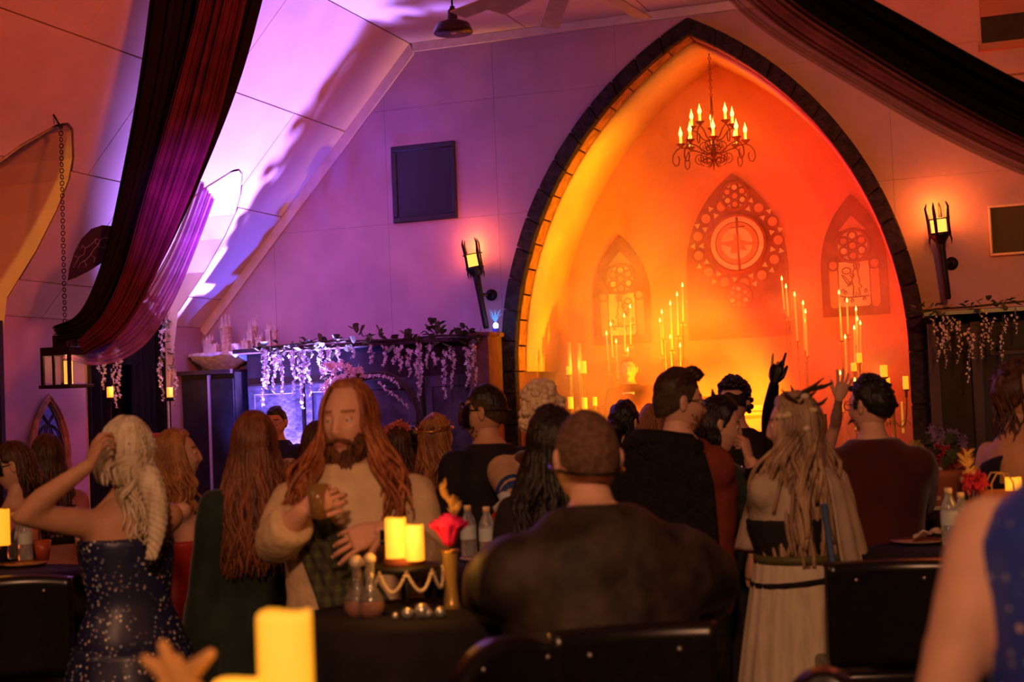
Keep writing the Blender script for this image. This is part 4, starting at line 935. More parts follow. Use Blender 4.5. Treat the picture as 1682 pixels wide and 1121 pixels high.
def hand_mesh(b, wrist, d, n, side, s=1.0, curl=.35, spread=.12, mi=0, fingers=None, thumb=.7):
    """wrist point, d along the hand, n out of the back of the hand, side=+1 thumb towards +cross(d,n)"""
    d = np.array(d, float); d /= np.linalg.norm(d); n = np.array(n, float); n -= d * (n @ d); n /= np.linalg.norm(n); t = np.cross(d, n) * side
    P = lambda a, c, e: np.array(wrist) + (d * a + t * c + n * e) * s
    R = []
    for a, w_, h_ in ((-.02, .024, .019), (.0, .025, .017), (.03, .036, .016), (.06, .041, .014), (.085, .040, .012), (.098, .034, .008)):
        R.append([P(a, math.cos(q) * w_, math.sin(q) * h_) for q in np.linspace(0, 2 * PI, 13)[:-1]])
    b.rings(R, mi=mi)
    L = [(.030, .042, .026, .020), (.010, .046, .030, .022), (-.010, .043, .028, .021), (-.029, .034, .022, .018)]
    for k, (off, l1, l2, l3) in enumerate(L):
        cu = fingers[k] if fingers else curl * (1 + .12 * k); a = spread * (1.5 - k) ; p = P(.088 - .008 * abs(k - 1), off, 0); pts = [P(.06, off * .85, 0), p]; ang_ = cu * .6
        for l in (l1, l2, l3):
            dv = d * math.cos(ang_) - n * math.sin(ang_) + t * a * .8 * math.cos(ang_); pts.append(pts[-1] + dv * l * s); ang_ += cu * 1.1
        r = (.0085 - .0008 * (k == 3)) * s
        b.tube(pts, [r, r * 1.05, r, r * .93, r * .72], 8, mi=mi, round_ends=True)
        nv_ = np.cross(pts[-1] - pts[-2], t); nv_ /= np.linalg.norm(nv_) + 1e-9
        if nv_ @ n < 0: nv_ = -nv_
        if mi == 0: b.ell(lerp(pts[-2], pts[-1], .72) + nv_ * r * .55, (r * .62, r * .62, r * .62), nu=6, nv=4, mi=5)
    th = [P(.012, .020, -.004), P(.036, .040, -.010), P(.036 + .034 * (1 - thumb * .3), .040 + .030 * thumb, -.016 - .006 * curl), P(.036 + .062 * (1 - thumb * .2), .040 + .042 * thumb, -.020 - .02 * curl)]
    b.tube(th, [.014 * s, .0125 * s, .0105 * s, .008 * s], 8, mi=mi, round_ends=True)
def remesh(b, vox, smooth=4):
    """fuse overlapping closed pieces into one continuous skin; returns verts, faces"""
    me = bpy.data.meshes.new('tmp'); me.from_pydata(b.v, [], b.f)
    bm = bmesh.new(); bm.from_mesh(me); bmesh.ops.recalc_face_normals(bm, faces=bm.faces); bm.to_mesh(me); bm.free()
    o = bpy.data.objects.new('tmp', me); COL.objects.link(o)
    md = o.modifiers.new('r', 'REMESH'); md.mode = 'VOXEL'; md.voxel_size = vox
    if smooth: ms_ = o.modifiers.new('s', 'SMOOTH'); ms_.iterations = smooth; ms_.factor = .5
    m2 = baked(o); vs_ = np.empty(len(m2.vertices) * 3); m2.vertices.foreach_get('co', vs_); fs = [tuple(p.vertices) for p in m2.polygons]
    bpy.data.objects.remove(o); bpy.data.meshes.remove(me); bpy.data.meshes.remove(m2)
    return vs_.reshape(-1, 3), fs
TORSO_M = [(-.09, .140, .095, 0), (0, .165, .112, 0), (.06, .165, .115, 0), (.15, .150, .108, .005), (.25, .158, .112, .01), (.38, .180, .120, .006), (.46, .168, .112, -.004), (.51, .128, .092, -.010), (.545, .086, .074, -.012), (.580, .062, .062, -.008)]
TORSO_F = [(-.09, .145, .100, 0), (0, .172, .115, -.004), (.06, .165, .110, 0), (.16, .122, .088, .005), (.25, .138, .098, .012), (.35, .150, .122, .030), (.45, .150, .098, .006), (.50, .122, .080, -.006), (.535, .080, .064, -.010), (.570, .052, .054, -.008)]
class Person:
    def __init__(s, label, x, y, depth, view, H=None, sex='m', fat=1.0, belly=0.0, skin='fair', lean=0.0, side=0.0, head=(0, 0, 0), sit=None, aL=None, aR=None, hL=None, hR=None, smile=0, elf=False, face=True, armw=1.0, hs=1.0, drop=0.0, base=0.0, shd=.012):
        """x,y = pixel of the crown of the head at that depth; view = 0 back to us, 90 facing picture-left, 180 facing us"""
        top = at(x, y, depth); s.top = top; s.sk = SKIN[skin]; s.fem = sex == 'f'
        s.phi = math.atan2(-top[0], top[1]) + math.radians(view)
        s.R = Matrix.Rotation(s.phi, 3, 'Z'); s.Ri = s.R.inverted()
        if sit is None: Hh = top[2] - base if H is None else H
        else: Hh = H or 1.76
        s.H = Hh; k = s.k = Hh / 1.75; s.fat = fat
        zp = .93 * k + base if sit is None else sit + .10
        s.Rt = Matrix.Rotation(-math.radians(lean), 3, 'X') @ Matrix.Rotation(math.radians(side), 3, 'Y')
        s.tor = [(z * k, w_ * k * fat, d_ * k * fat * (1 + belly * math.exp(-((z - .12) / .16) ** 2)), (yo + belly * .03 * math.exp(-((z - .12) / .16) ** 2)) * k) for z, w_, d_, yo in (TORSO_F if s.fem else TORSO_M)]
        hc = s.Rt @ Vector((0, .012 * k, .705 * k)); s.headR = s.R @ s.Rt.lerp(Matrix.Identity(3), .6) @ Matrix.Rotation(math.radians(head[0]), 3, 'Z') @ Matrix.Rotation(math.radians(-head[1]), 3, 'X') @ Matrix.Rotation(math.radians(head[2]), 3, 'Y')
        # put the crown of the head on the requested point
        off = s.R @ (hc + Vector((0, 0, .117 * k)))
        s.org = np.array((top[0] - off[0], top[1] - off[1], base)); s.zp = zp
        if sit is not None or lean or side: s.zp = zp = top[2] - off[2]
        s.pel = np.array((s.org[0], s.org[1], zp)); s.hc = s.pel + np.array(s.R @ hc); s.hs = hs
        s.root = tag(empty('person', (s.org[0], s.org[1], base)), label, 'person')
        s.sw = (.168 if not s.fem else .146) * k * (1 + (fat - 1) * .6)
        sh = [s.tp((sx * s.sw, -.008 * k, (.472 - shd) * k)) for sx in (-1, 1)]
        s.sh = sh
        s.arm = []
        for sx, spec in ((-1, aL), (1, aR)):
            S = sh[0 if sx < 0 else 1]
            if spec is None:
                el = S + np.array(s.R @ Vector((sx * .055, -.02, -.285 * k))); wr = el + np.array(s.R @ Vector((sx * -.005, .07, -.24 * k)))
            else:
                el, wr = [at(*p) if len(p) == 3 else S + np.array(s.R @ Vector(p[:3])) for p in spec]
                # keep human arm lengths
                v_ = el - S; el = S + v_ / np.linalg.norm(v_) * min(max(np.linalg.norm(v_), .24 * k), .34 * k); v_ = wr - el; wr = el + v_ / np.linalg.norm(v_) * min(max(np.linalg.norm(v_), .20 * k), .30 * k)
            s.arm.append((S, el, wr))
        s.aw = armw * (1 + (fat - 1) * .7) * (.88 if s.fem else 1.0)
        b = MB(); s.torso(b, 0)
        nb = s.tp((0, -.010 * k, .53 * k)); b.tube([nb, lerp(nb, s.hc, .45), s.hc - np.array((0, 0, .03))], [.062 * k * (.85 if s.fem else 1), .050 * k * (.85 if s.fem else 1.08), .05 * k], 14, round_ends=True)
        for (S, el, wr) in s.arm: s.limb(b, S, el, wr, 0)
        s.legs = []
        for sx in (-1, 1):
            hp_ = s.pel + np.array(s.R @ Vector((sx * .085 * k, 0, -.03)))
            if sit is None: kn = np.array((*(s.org + np.array(s.R @ Vector((sx * .095 * k, .02, 0))))[:2], .49 * k + base)); an = np.array((*(s.org + np.array(s.R @ Vector((sx * .11 * k, -.01, 0))))[:2], .075 * k + base))
            else: kn = hp_ + np.array(s.R @ Vector((sx * .10, .42 * k, -.04))); an = kn + np.array(s.R @ Vector((0, -.06, -.40 * k)))
            s.legs.append((hp_, kn, an)); fd = np.array(s.R @ Vector((sx * .2, 1, 0)))
            b.tube([hp_, lerp(hp_, kn, .4), kn, lerp(kn, an, .35), an], [.088 * k * fat, .078 * k * fat, .055 * k, .054 * k, .036 * k], 12, round_ends=True)
            b.tube([an + np.array((0, 0, -.03 * k)) - fd * .03, an + fd * .10 * k + np.array((0, 0, -.045 * k)), an + fd * .18 * k + np.array((0, 0, -.05 * k))], [(.034 * k, .038 * k), (.042 * k, .028 * k), (.03 * k, .02 * k)], 10, up=np.cross(fd, (0, 0, 1)), round_ends=True)
        vs_, fs = remesh(b, .016)
        B = MB(); B.add(vs_, fs, 0)
        s.T = Matrix.Translation(s.hc) @ s.headR.to_4x4()
        head_mesh(B, s.T, k * hs, s.fem, smile, elf)
        for i, (sx, hsp) in enumerate(((-1, hL), (1, hR))):
            S, el, wr = s.arm[i]; d_ = wr - el; d_ /= np.linalg.norm(d_); kw = dict(curl=.5, spread=.06)
            n_ = np.array(s.R @ Vector((sx, 0, 0))); sd = None
            if hsp:
                kw.update({q: v_ for q, v_ in hsp.items() if q in ('curl', 'spread', 'fingers', 'thumb')})
                if 'd' in hsp: d_ = hsp['d'][0] * CR + hsp['d'][1] * CU + hsp['d'][2] * CD
                if 'n' in hsp: n_ = hsp['n'][0] * CR + hsp['n'][1] * CU + hsp['n'][2] * CD
                sd = hsp.get('side')
            if sd is None:
                t_ = np.cross(d_, n_); sd = 1 if t_ @ np.array(s.R @ Vector((0, 1, .2))) > 0 else -1
            hand_mesh(B, wr, d_, n_, sd, k * (.90 if s.fem else 1.0), **kw)
        s.body = B.build('body', s.sk, s.root)
    def tp(s, p): return s.pel + np.array(s.R @ (s.Rt @ Vector(p)))
    def torso(s, b, e, z0=-9, z1=9, n=22, mi=0):
        zs2 = np.array([t[0] for t in s.tor]); lo, hi = max(z0 * s.k, zs2[0]), min(z1 * s.k, zs2[-1]); R = []
        for z in np.linspace(lo, hi, 15):
            w_, d_, yo = (float(np.interp(z, zs2, [t[q] for t in s.tor])) for q in (1, 2, 3))
            R.append([s.tp((math.copysign(abs(math.cos(a)) ** .85, math.cos(a)) * (w_ + e), yo + math.copysign(abs(math.sin(a)) ** .9, math.sin(a)) * (d_ + e), z)) for a in np.linspace(0, 2 * PI, n + 1)[:-1]])
        b.rings(R, mi=mi)
    def limb(s, b, S, el, wr, e, f=2.0, flare=0.0):
        k, aw = s.k, s.aw; pts = [lerp(S, el, -.06), lerp(S, el, .15), lerp(S, el, .55), el, lerp(el, wr, .3), lerp(el, wr, .7), wr]; rad = [.052, .054, .046, .039, .042, .033, .026]
        pos = [0, .15, .55, 1, 1.3, 1.7, 2.0]; P, Q = [], []
        for p, r, q in zip(pts, rad, pos):
            if q <= f + 1e-6: P.append(p); Q.append(r * k * aw + e + flare * max(0, q - 1))
        if f < 2 and f not in pos:
            t = f; p = lerp(S, el, t) if t < 1 else lerp(el, wr, t - 1); P.append(p); Q.append(float(np.interp(t, pos, rad)) * k * aw + e + flare * max(0, t - 1))
        b.tube(P, Q, 12, round_ends=(e == 0))
        if e: b.ell(P[0], Q[0] * 1.02, nu=12, nv=8)
    def garment(s, name, m, e=.014, z0=-.05, z1=.49, sleeves=None, vox=.016, smooth=3, flare=0.0, rough=0.0, sl=(1, 1), label=None, collar=0):
        if z1 >= .49: z1 = z1 + .035
        b = MB(); s.torso(b, e, z0, z1)
        if sleeves:
            for i in (0, 1):
                if sl[i]: s.limb(b, *s.arm[i], e, sleeves, flare)
        if collar:
            nb = s.tp((0, -.012 * s.k, .515 * s.k)); b.tube([nb, nb + (s.tp((0, 0, .5 + collar)) - s.tp((0, 0, .5)))], [.080 * s.k + e, .070 * s.k + e], 14)
        vs_, fs = remesh(b, vox, smooth)
        if rough: vs_ = np.array([p + (np.array(mnoise.noise_vector(Vector(p * 9))) + .5 * np.array(mnoise.noise_vector(Vector(p * 22)))) * rough for p in vs_])
        o = MB().add(vs_, fs).build(name, m, s.root)
        if label: o['label'] = label
        return o
    def trousers(s, m, e=.018, name='trousers'):
        b = MB(); s.torso(b, e, -.09, .12)
        for hp_, kn, an in s.legs: b.tube([hp_, kn, an], [.10 * s.k * s.fat, .075 * s.k, .062 * s.k], 12)
        return MB().add(*remesh(b, .018, 3)).build(name, m, s.root)
    def skirt(s, name, m, zt=.10, zb=None, rw=.17, rh=.36, pleats=9, amp=.02, back=0.0, e=.02, dp=.8, cx=0.0, nz=26, ease=1.3, open_front=0.0):
        """zt above the pelvis (torso units), zb = hem height over the floor"""
        zt_ = zt * s.k + s.pel[2]; zb_ = .05 if zb is None else zb; n = 84; R = []
        for j in range(nz + 1):
            v_ = j / nz; z = lerp(zt_, zb_, v_); r = lerp(rw, rh, v_ ** (1 / ease)); ring = []
            for i in range(n):
                a = 2 * PI * i / n; q = r + amp * v_ ** .6 * math.sin(a * pleats + 1.3 * math.sin(a * 2) + v_ * .7) + .4 * amp * v_ * math.sin(a * pleats * 2.3 + 2)
                ring.append(s.pel * np.array((1, 1, 0)) + np.array((0, 0, z)) + np.array(s.R @ Vector((math.cos(a) * q + cx * v_, math.sin(a) * q * dp - back * v_, 0))))
            R.append(ring)
        return MB().rings(R).build(name, m, s.root)
    def cape(s, name, m, zb=.3, w0=.21, w1=.34, d0=.12, d1=.22, pleats=7, amp=.02, a0=-.15, a1=PI + .15, zt=.51, back=.0, nz=26, label=None, sol=.008):
        """open sheet round the back from shoulder to shoulder"""
        zt_ = s.pel[2] + zt * s.k
        def fn(u, v_):
            a = lerp(a0, a1, u); z = lerp(zt_ + .035 * math.sin(a) ** 2 * (1 - v_), zb, v_); t = min(1, v_ * 5); w_ = lerp(w0 * .55, w0, t ** .5) if v_ < .2 else lerp(w0, w1, (v_ - .2) / .8); d_ = lerp(d0 * .75, d0, t ** .5) if v_ < .2 else lerp(d0, d1, (v_ - .2) / .8)
            rp = amp * min(1, v_ * 1.5) * math.sin(u * pleats * 2 * PI + .8 * math.sin(v_ * 3))
            p = np.array((math.cos(a) * (w_ + rp), -math.sin(a) * (d_ + rp) - back * v_, 0)); base = s.tp((0, 0, (z - s.pel[2]))) * np.array((1, 1, 0)) if v_ < .45 else s.tp((0, 0, .1)) * np.array((1, 1, 0))
            tb = lerp(s.tp((0, 0, .47 * s.k)), s.pel, min(1, v_ * 1.6)) * np.array((1, 1, 0))
            return tb + np.array((0, 0, z)) + np.array(s.R @ Vector(p))
        o = MB().sheet(fn, 72, nz).build(name, m, s.root, solid=sol)
        if label: o['label'] = label
        return o
    # ---------------- hair
    def hp(s, a, el, r=1.0):
        """point on the skull: a = azimuth from the back (0) round to the face (pi), el = elevation"""
        k = s.k * s.hs; x = math.sin(a) * math.cos(el) * .077 * k * r; y = -math.cos(a) * math.cos(el) * .098 * k * r - (.004 * k if el > 0 else 0); z = math.sin(el) * .120 * k * r
        return np.array(s.T @ Vector((x, y, z)))
    def cap(s, b, m_=0, t=1.06, front=.62, side=-.02, back=-.62, nz=.004, top=0.0, seed=0):
        """scalp shell; front/side/back = how low (elevation) the hair reaches there"""
        nu, nv = 56, 22; R = []
        for j in range(nv + 1):
            ring = []
            for i in range(nu):
                a = 2 * PI * i / nu; c = math.cos(a)
                lowest = lerp(side, back, max(0, c) ** .7) if c > 0 else lerp(side, front, min(1, max(0, (-c - .25) / .45)))
                el = lerp(PI / 2, lowest, j / nv); rim = min(1, (1 - j / nv) / .30); rim = rim * rim * (3 - 2 * rim); tt = lerp(min(t, 1.012), t + top * max(0, math.sin(el)) ** 2, rim)
                if j == nv: tt = .97
                p = s.hp(a, el, tt); n_ = mnoise.noise(Vector(p * 38) + Vector((seed, 0, 0))) * nz; ring.append(p + (p - s.hc) / np.linalg.norm(p - s.hc) * n_)
            R.append(ring)
        b.rings(R, cap=False, mi=m_)
    def locks(s, b, n, length, a_max=2.2, w0=.10, w1=.14, d0=.10, d1=.11, back=.03, wave=.012, freq=22, r=.010, mi=0, end=.25, fwd=0.0, inner=.65, n_seg=15, part=0.0, curl=0.0, zmin=None):
        """strands rooted on the scalp that follow the skull and then hang"""
        k = s.k * s.hs; n = int(n * 1.8); r = r * .68
        for q in range(n):
            a = rnd(-a_max, a_max); el0 = rnd(.15, 1.35); P, Q = [], []; L = length * rnd(.82, 1.05); ph = rnd(0, 6.3); lay = rnd(inner, 1.0) if q % 3 else 1.0; ww = rnd(.6, 1.4)
            for el in np.linspace(el0, -.10, 5): P.append(s.hp(a, el, 1.05 + .05 * lay))
            st = P[-1]; cd = s.headR @ Vector((0, 0, 1)); loc0 = s.Ri @ Vector(st - s.hc)
            for i in range(1, n_seg + 1):
                t = i / n_seg; wx = lerp(w0, w1, t) * lay; wy = lerp(d0, d1, t) * lay
                tx, ty = math.sin(a) * wx, -math.cos(a) * wy - back * t + fwd * t * max(0, -math.cos(a) + .3); m_ = min(1, t * 2.2)
                x = lerp(loc0[0], tx, m_); y = lerp(loc0[1], ty, m_); z = loc0[2] - L * t
                am = wave * min(1, t * 2) * ww; x += am * math.sin(freq * L * t + ph); y += am * math.cos(freq * L * t * .9 + ph * 1.7)
                if curl: x += curl * math.sin(70 * L * t + ph) * t; y += curl * math.cos(70 * L * t + ph) * t
                P.append(s.hc + np.array(s.R @ Vector((x, y, z))))
            m2 = len(P); Q = [r * (.7 + .5 * min(1, i / 4)) * (1 if i < m2 * .6 else lerp(1, end, (i - m2 * .6) / (m2 * .4))) * rnd(.9, 1.1) for i in range(m2)]
            b.tube(P, Q, 5, mi=mi)
    def hair(s, b, m, name='hair', label=None):
        o = b.build(name, m, s.root)
        if label: o['label'] = label
        return o
    def curls(s, b, n=90, r=.016, t=1.07, low=-.45):
        for q in range(n):
            a = rnd(-PI, PI); e = rnd(low, 1.4)
            if abs(a) > 1.75 and e < .62: continue
            b.ell(s.hp(a, e, t + rnd(-.02, .05)), (r * rnd(.7, 1.2), r * rnd(.7, 1.2), r * rnd(.6, 1.0)), nu=7, nv=5)
    def mask(s, m, e=1.10, feathers=False, lo=-.16, hi=.30, strap=True, beak=0.0):
        def fn(u, v_):
            a = lerp(-1.12, 1.12, u) + PI; el = lerp(lo - .10 * math.cos(u * 2 * PI) * .5, hi + .06 * math.cos((u - .5) * 4 * PI), v_); p = s.hp(a, el, e + .06 * math.exp(-((u - .5) / .09) ** 2) * (1 - v_ * .6) + beak * math.exp(-((u - .5) / .1) ** 2)); return p
        o = MB().sheet(fn, 30, 8).build('mask', m, s.root, solid=.003)
        if strap: MB().tube([s.hp(a, .12, 1.085) for a in np.linspace(-2.05, 2.05, 30)], [(.002, .006)] * 30, 6, up=(0, 0, 1)).build('mask_strap', m, s.root)
        return o
    def beard(s, m, n=90, L=.10):
        b = MB()
        for q in range(n):
            a = PI + rnd(-1.35, 1.35); da = abs(a - PI); el = rnd(-1.2, lerp(-.80, -.30, min(1, max(0, (da - .30) / .45))))
            p = s.hp(a, el, .99); d_ = np.array(s.headR @ Vector((rnd(-.2, .2), .35, -1))); l = L * rnd(.5, 1) * (1 - .4 * abs(a - PI))
            rb = min(.010, L * .16); b.tube([p, p + d_ * l * .5 + np.array((rnd(-.1, .1), rnd(-.1, .1), 0)) * L, p + d_ * l], [rb, rb * .9, rb * .2], 5)
        for q in range(30 if L > .05 else 14):
            x = rnd(-.034, .034); p = np.array(s.T @ Vector((x * s.k, .098 * s.k - abs(x) * .35, (-.050 - abs(x) * .35) * s.k))); b.tube([p, p + np.array(s.headR @ Vector((x * .6, .003, -.012)))], [.006, .003], 4)
        return b.build('beard', m, s.root)
    def glasses(s, m):
        b = MB(); k = s.k
        for sx in (-1, 1):
            c = s.T @ Vector((sx * .031 * k, .096 * k, .006 * k)); q = [np.array(s.T @ Vector((sx * .031 * k + math.cos(a) * .024 * k, .097 * k - .002, .006 * k + math.sin(a) * .018 * k))) for a in np.linspace(0, 2 * PI, 17)]
            b.tube(q, .0022, 5); b.tube([np.array(s.T @ Vector((sx * .055 * k, .095 * k, .012 * k))), np.array(s.T @ Vector((sx * .078 * k, .05 * k, .012 * k))), np.array(s.T @ Vector((sx * .082 * k, -.01 * k, .010 * k)))], .0022, 5)
        b.tube([np.array(s.T @ Vector((-.008 * k, .100 * k, .010 * k))), np.array(s.T @ Vector((.008 * k, .100 * k, .010 * k)))], .002, 5)
        return b.build('glasses', m, s.root)
# ---------------- cloth and hair materials
def hairm(nm, c, c2): return mat('hair_' + nm, c, .45, col2=c2, scale=28, bump=.5, bscale=70, spec=.4, stretch=(1, 1, .12))
H_GIN = hairm('ginger', (.42, .14, .045), (.17, .045, .016)); H_BLO = hairm('blonde', (.80, .70, .52), (.48, .38, .25)); H_BRN = hairm('brown', (.10, .035, .018), (.035, .012, .008))
H_AUB = hairm('auburn', (.26, .085, .03), (.09, .028, .012)); H_BLK = hairm('black', (.012, .008, .008), (.005, .004, .004)); H_WIG = hairm('wig', (.85, .66, .42), (.62, .45, .26)); H_DRD = hairm('dread', (.46, .30, .17), (.16, .09, .05))
H_FADE = mat('cropped_hair', (.13, .065, .042), .8, .35, 60, .3, 200); H_FADE2 = mat('dark_fade', (.055, .030, .020), .8, .35, 60, .3, 200); H_HONEY = hairm('honey', (.45, .20, .07), (.20, .07, .02))
C_BLK = mat('black_cloth', (.012, .009, .010), .85, .3, 8, .15, 60); C_NAVY = mat('navy_cloth', (.018, .018, .05), .8, .3, 8); C_GRN = mat('green_velvet', (.010, .022, .016), .8, .35, 7, .1, 40, sheen=.2)
C_RED = mat('red_satin', (.42, .018, .012), .5, .2, 6, sheen=.1); C_CREAM = mat('cream_linen', (.62, .45, .27), .85, .10, 9, .25, 45); C_MAR = mat('maroon_velvet', (.060, .006, .008), .85, .3, 6, sheen=.25)
C_RUST = mat('rust_cloth', (.20, .035, .016), .85, .2, 9, .2, 50); C_STONE = mat('stone_linen', (.46, .36, .26), .85, .12, 8, .25, 40); C_PALE = mat('pale_skirt', (.62, .52, .38), .8, .1, 10, .2, 40, stretch=(6, 6, .4))
C_BEIGE = mat('beige_cloth', (.50, .33, .20), .85, .12, 9, .2, 45); C_BLUE = mat('royal_blue', (.02, .05, .20), .7, .2, 9); C_WHT = mat('white_cloth', (.55, .58, .60), .7, .1, 9); C_CRIM = mat('crimson', (.45, .03, .02), .7, .2, 9)
C_BROC = mat('brocade', (.050, .034, .025), .65, col2=(.012, .008, .007), scale=9, detail=2, bump=.2, bscale=30); M_MASK = mat('black_mask', (.008, .006, .007), .35); M_LACE = mat('lace_mask', (.012, .008, .010), .25, .5, 60, .6, 90)
M_GOLD = mat('gold_leaf', (.55, .30, .06), .35, metal=.8); M_SILV = mat('silver', (.6, .58, .55), .3, metal=.8); M_WATCH = mat('watch_strap', (.55, .48, .36), .5)
def sequins(nm, base, cols, dens=95, strength=.0, size=.012):
    m = bpy.data.materials.new(nm); m.use_nodes = True; nt = m.node_tree; b = nt.nodes['Principled BSDF']; MATS[nm] = m
    tc = nt.nodes.new('ShaderNodeTexCoord'); v = nt.nodes.new('ShaderNodeTexVoronoi'); v.inputs['Scale'].default_value = dens; nt.links.new(tc.outputs['Object'], v.inputs['Vector'])
    r = nt.nodes.new('ShaderNodeValToRGB'); nt.links.new(v.outputs['Distance'], r.inputs['Fac']); r.color_ramp.elements[0].color = (1, 1, 1, 1); r.color_ramp.elements[0].position = .24; r.color_ramp.elements[1].color = (0, 0, 0, 1); r.color_ramp.elements[1].position = .34
    n = nt.nodes.new('ShaderNodeTexNoise'); n.inputs['Scale'].default_value = 7; nt.links.new(tc.outputs['Object'], n.inputs['Vector'])
    r2 = nt.nodes.new('ShaderNodeValToRGB'); nt.links.new(n.outputs['Fac'], r2.inputs['Fac']); r2.color_ramp.elements[0].position = .38; r2.color_ramp.elements[1].position = .55
    sp = nt.nodes.new('ShaderNodeSeparateColor'); nt.links.new(v.outputs['Color'], sp.inputs[0])
    gt = nt.nodes.new('ShaderNodeMath'); gt.operation = 'GREATER_THAN'; gt.inputs[1].default_value = .35; nt.links.new(sp.outputs[0], gt.inputs[0])
    mu = nt.nodes.new('ShaderNodeMath'); mu.operation = 'MULTIPLY'; nt.links.new(r.outputs['Color'], mu.inputs[0]); nt.links.new(gt.outputs[0], mu.inputs[1])
    mu2 = nt.nodes.new('ShaderNodeMath'); mu2.operation = 'MULTIPLY'; nt.links.new(mu.outputs[0], mu2.inputs[0]); nt.links.new(r2.outputs['Color'], mu2.inputs[1])
    rc_ = nt.nodes.new('ShaderNodeValToRGB'); nt.links.new(sp.outputs[1], rc_.inputs['Fac']); rc_.color_ramp.interpolation = 'CONSTANT'
    for i, c in enumerate(cols):
        el = rc_.color_ramp.elements[i] if i < 2 else rc_.color_ramp.elements.new(i / len(cols)); el.position = i / len(cols); el.color = (*c, 1)
    mx_ = nt.nodes.new('ShaderNodeMix'); mx_.data_type = 'RGBA'; nt.links.new(mu2.outputs[0], mx_.inputs[0]); mx_.inputs[6].default_value = (*base, 1); nt.links.new(rc_.outputs['Color'], mx_.inputs[7]); nt.links.new(mx_.outputs[2], b.inputs['Base Color'])
    b.inputs['Roughness'].default_value = .42; b.inputs['Specular IOR Level'].default_value = .5
    return m
SQ_NAVY = sequins('sequin_navy', (.014, .018, .070), [(.9, .85, .8), (.7, .5, .3), (.45, .6, .75), (.95, .95, .95), (.6, .4, .4)], 62)
SQ_BLUE = sequins('sequin_blue', (.03, .06, .42), [(.55, .6, .55), (.7, .5, .4), (.25, .6, .7), (.5, .75, .5), (.8, .75, .7)], 55)
def plaid(nm):
    m = bpy.data.materials.new(nm); m.use_nodes = True; nt = m.node_tree; b = nt.nodes['Principled BSDF']; b.inputs['Roughness'].default_value = .9
    tc = nt.nodes.new('ShaderNodeTexCoord'); prev = None
    for d_, sc_, ps in (('X', 9, .3), ('Z', 9, 0), ('X', 21, .8), ('Z', 23, .5)):
        w_ = nt.nodes.new('ShaderNodeTexWave'); w_.bands_direction = d_; w_.inputs['Scale'].default_value = sc_; w_.inputs['Phase Offset'].default_value = ps; w_.inputs['Distortion'].default_value = .6; nt.links.new(tc.outputs['Object'], w_.inputs['Vector'])
        r = nt.nodes.new('ShaderNodeValToRGB'); r.color_ramp.elements[0].position = .45; r.color_ramp.elements[1].position = .7; nt.links.new(w_.outputs['Fac'], r.inputs['Fac'])
        r.color_ramp.elements[0].color = (.006, .008, .006, 1); r.color_ramp.elements[1].color = ((.030, .038, .010, 1) if sc_ < 15 else (.022, .012, .010, 1))
        if prev is None: prev = r.outputs['Color']
        else:
            mx_ = nt.nodes.new('ShaderNodeMix'); mx_.data_type = 'RGBA'; mx_.blend_type = 'ADD'; mx_.inputs[0].default_value = .7; nt.links.new(prev, mx_.inputs[6]); nt.links.new(r.outputs['Color'], mx_.inputs[7]); prev = mx_.outputs[2]
    nt.links.new(prev, b.inputs['Base Color']); return m
C_PLAID = plaid('dark_plaid')

# 1 -------- long-haired bearded man with the plaid sash
p = Person('long-haired bearded person in a cream shirt and dark plaid sash holding a cup', 572, 634, 4.9, 172, sex='m', fat=1.28, belly=.30, skin='red', head=(-17, 2, 0), lean=0, shd=.045,
           aR=((466, 866, 4.78), (492, 846, 4.58)), aL=((697, 890, 4.80), (618, 866, 4.50)), hR=dict(d=(.45, .25, -.15), n=(-.35, .1, -1), curl=.95, thumb=.25), hL=dict(d=(-1, -.42, .05), n=(0, .35, -1), curl=.28, spread=.16, thumb=.8), hs=1.08)
p.garment('shirt', C_CREAM, .024, -.10, .535, 1.62, flare=.018, rough=.007, smooth=2)
p.trousers(C_BLK, name='trousers'); p.skirt('kilt', C_PLAID, -.02, .55, .22, .29, 16, .008)
b = MB(); p.cap(b, t=1.085, front=1.05, side=.55, back=-.6, nz=.006)
p.locks(b, 150, .36, a_max=2.15, w0=.125, w1=.215, d0=.11, d1=.13, back=.0, wave=.016, freq=30, r=.011, fwd=.16)
p.locks(b, 46, .34, a_max=2.2, w0=.13, w1=.22, d0=.10, d1=.05, back=-.06, wave=.02, freq=28, r=.010, fwd=.2)
p.hair(b, H_GIN); p.beard(mat('beard_brown', (.10, .035, .014), .7, .4, 30), 130, .11)
def sash(u, v_):
    a = lerp(math.radians(128), math.radians(66), v_) + (u - .5) * lerp(.55, 1.25, v_); z = lerp(.485, .00, v_) * p.k
    zs2 = [t[0] for t in p.tor]; w_, d_, yo = (float(np.interp(z, zs2, [t[q] for t in p.tor])) for q in (1, 2, 3)); e = .042 + .006 * math.sin(u * 26 + v_ * 3)
    return p.tp((-math.cos(a) * (w_ + e), yo + math.sin(a) * (d_ + e), z + .03 * (u - .5)))
MB().sheet(sash, 26, 30).build('plaid_sash', C_PLAID, p.root, solid=.006)
bl = p.tp((0, 0, -.04 * p.k)); MB().rings([[p.pel + np.array(p.R @ Vector((math.cos(a) * .262, math.sin(a) * .215 + .015, z))) for a in np.linspace(0, 2 * PI, 29)[:-1]] for z in (-.035, .015)]).build('belt', mat('belt_leather', (.03, .015, .01), .5), p.root)
pw = lerp(p.arm[0][1], p.arm[0][2], .90); dv = p.arm[0][2] - p.arm[0][1]; dv /= np.linalg.norm(dv)
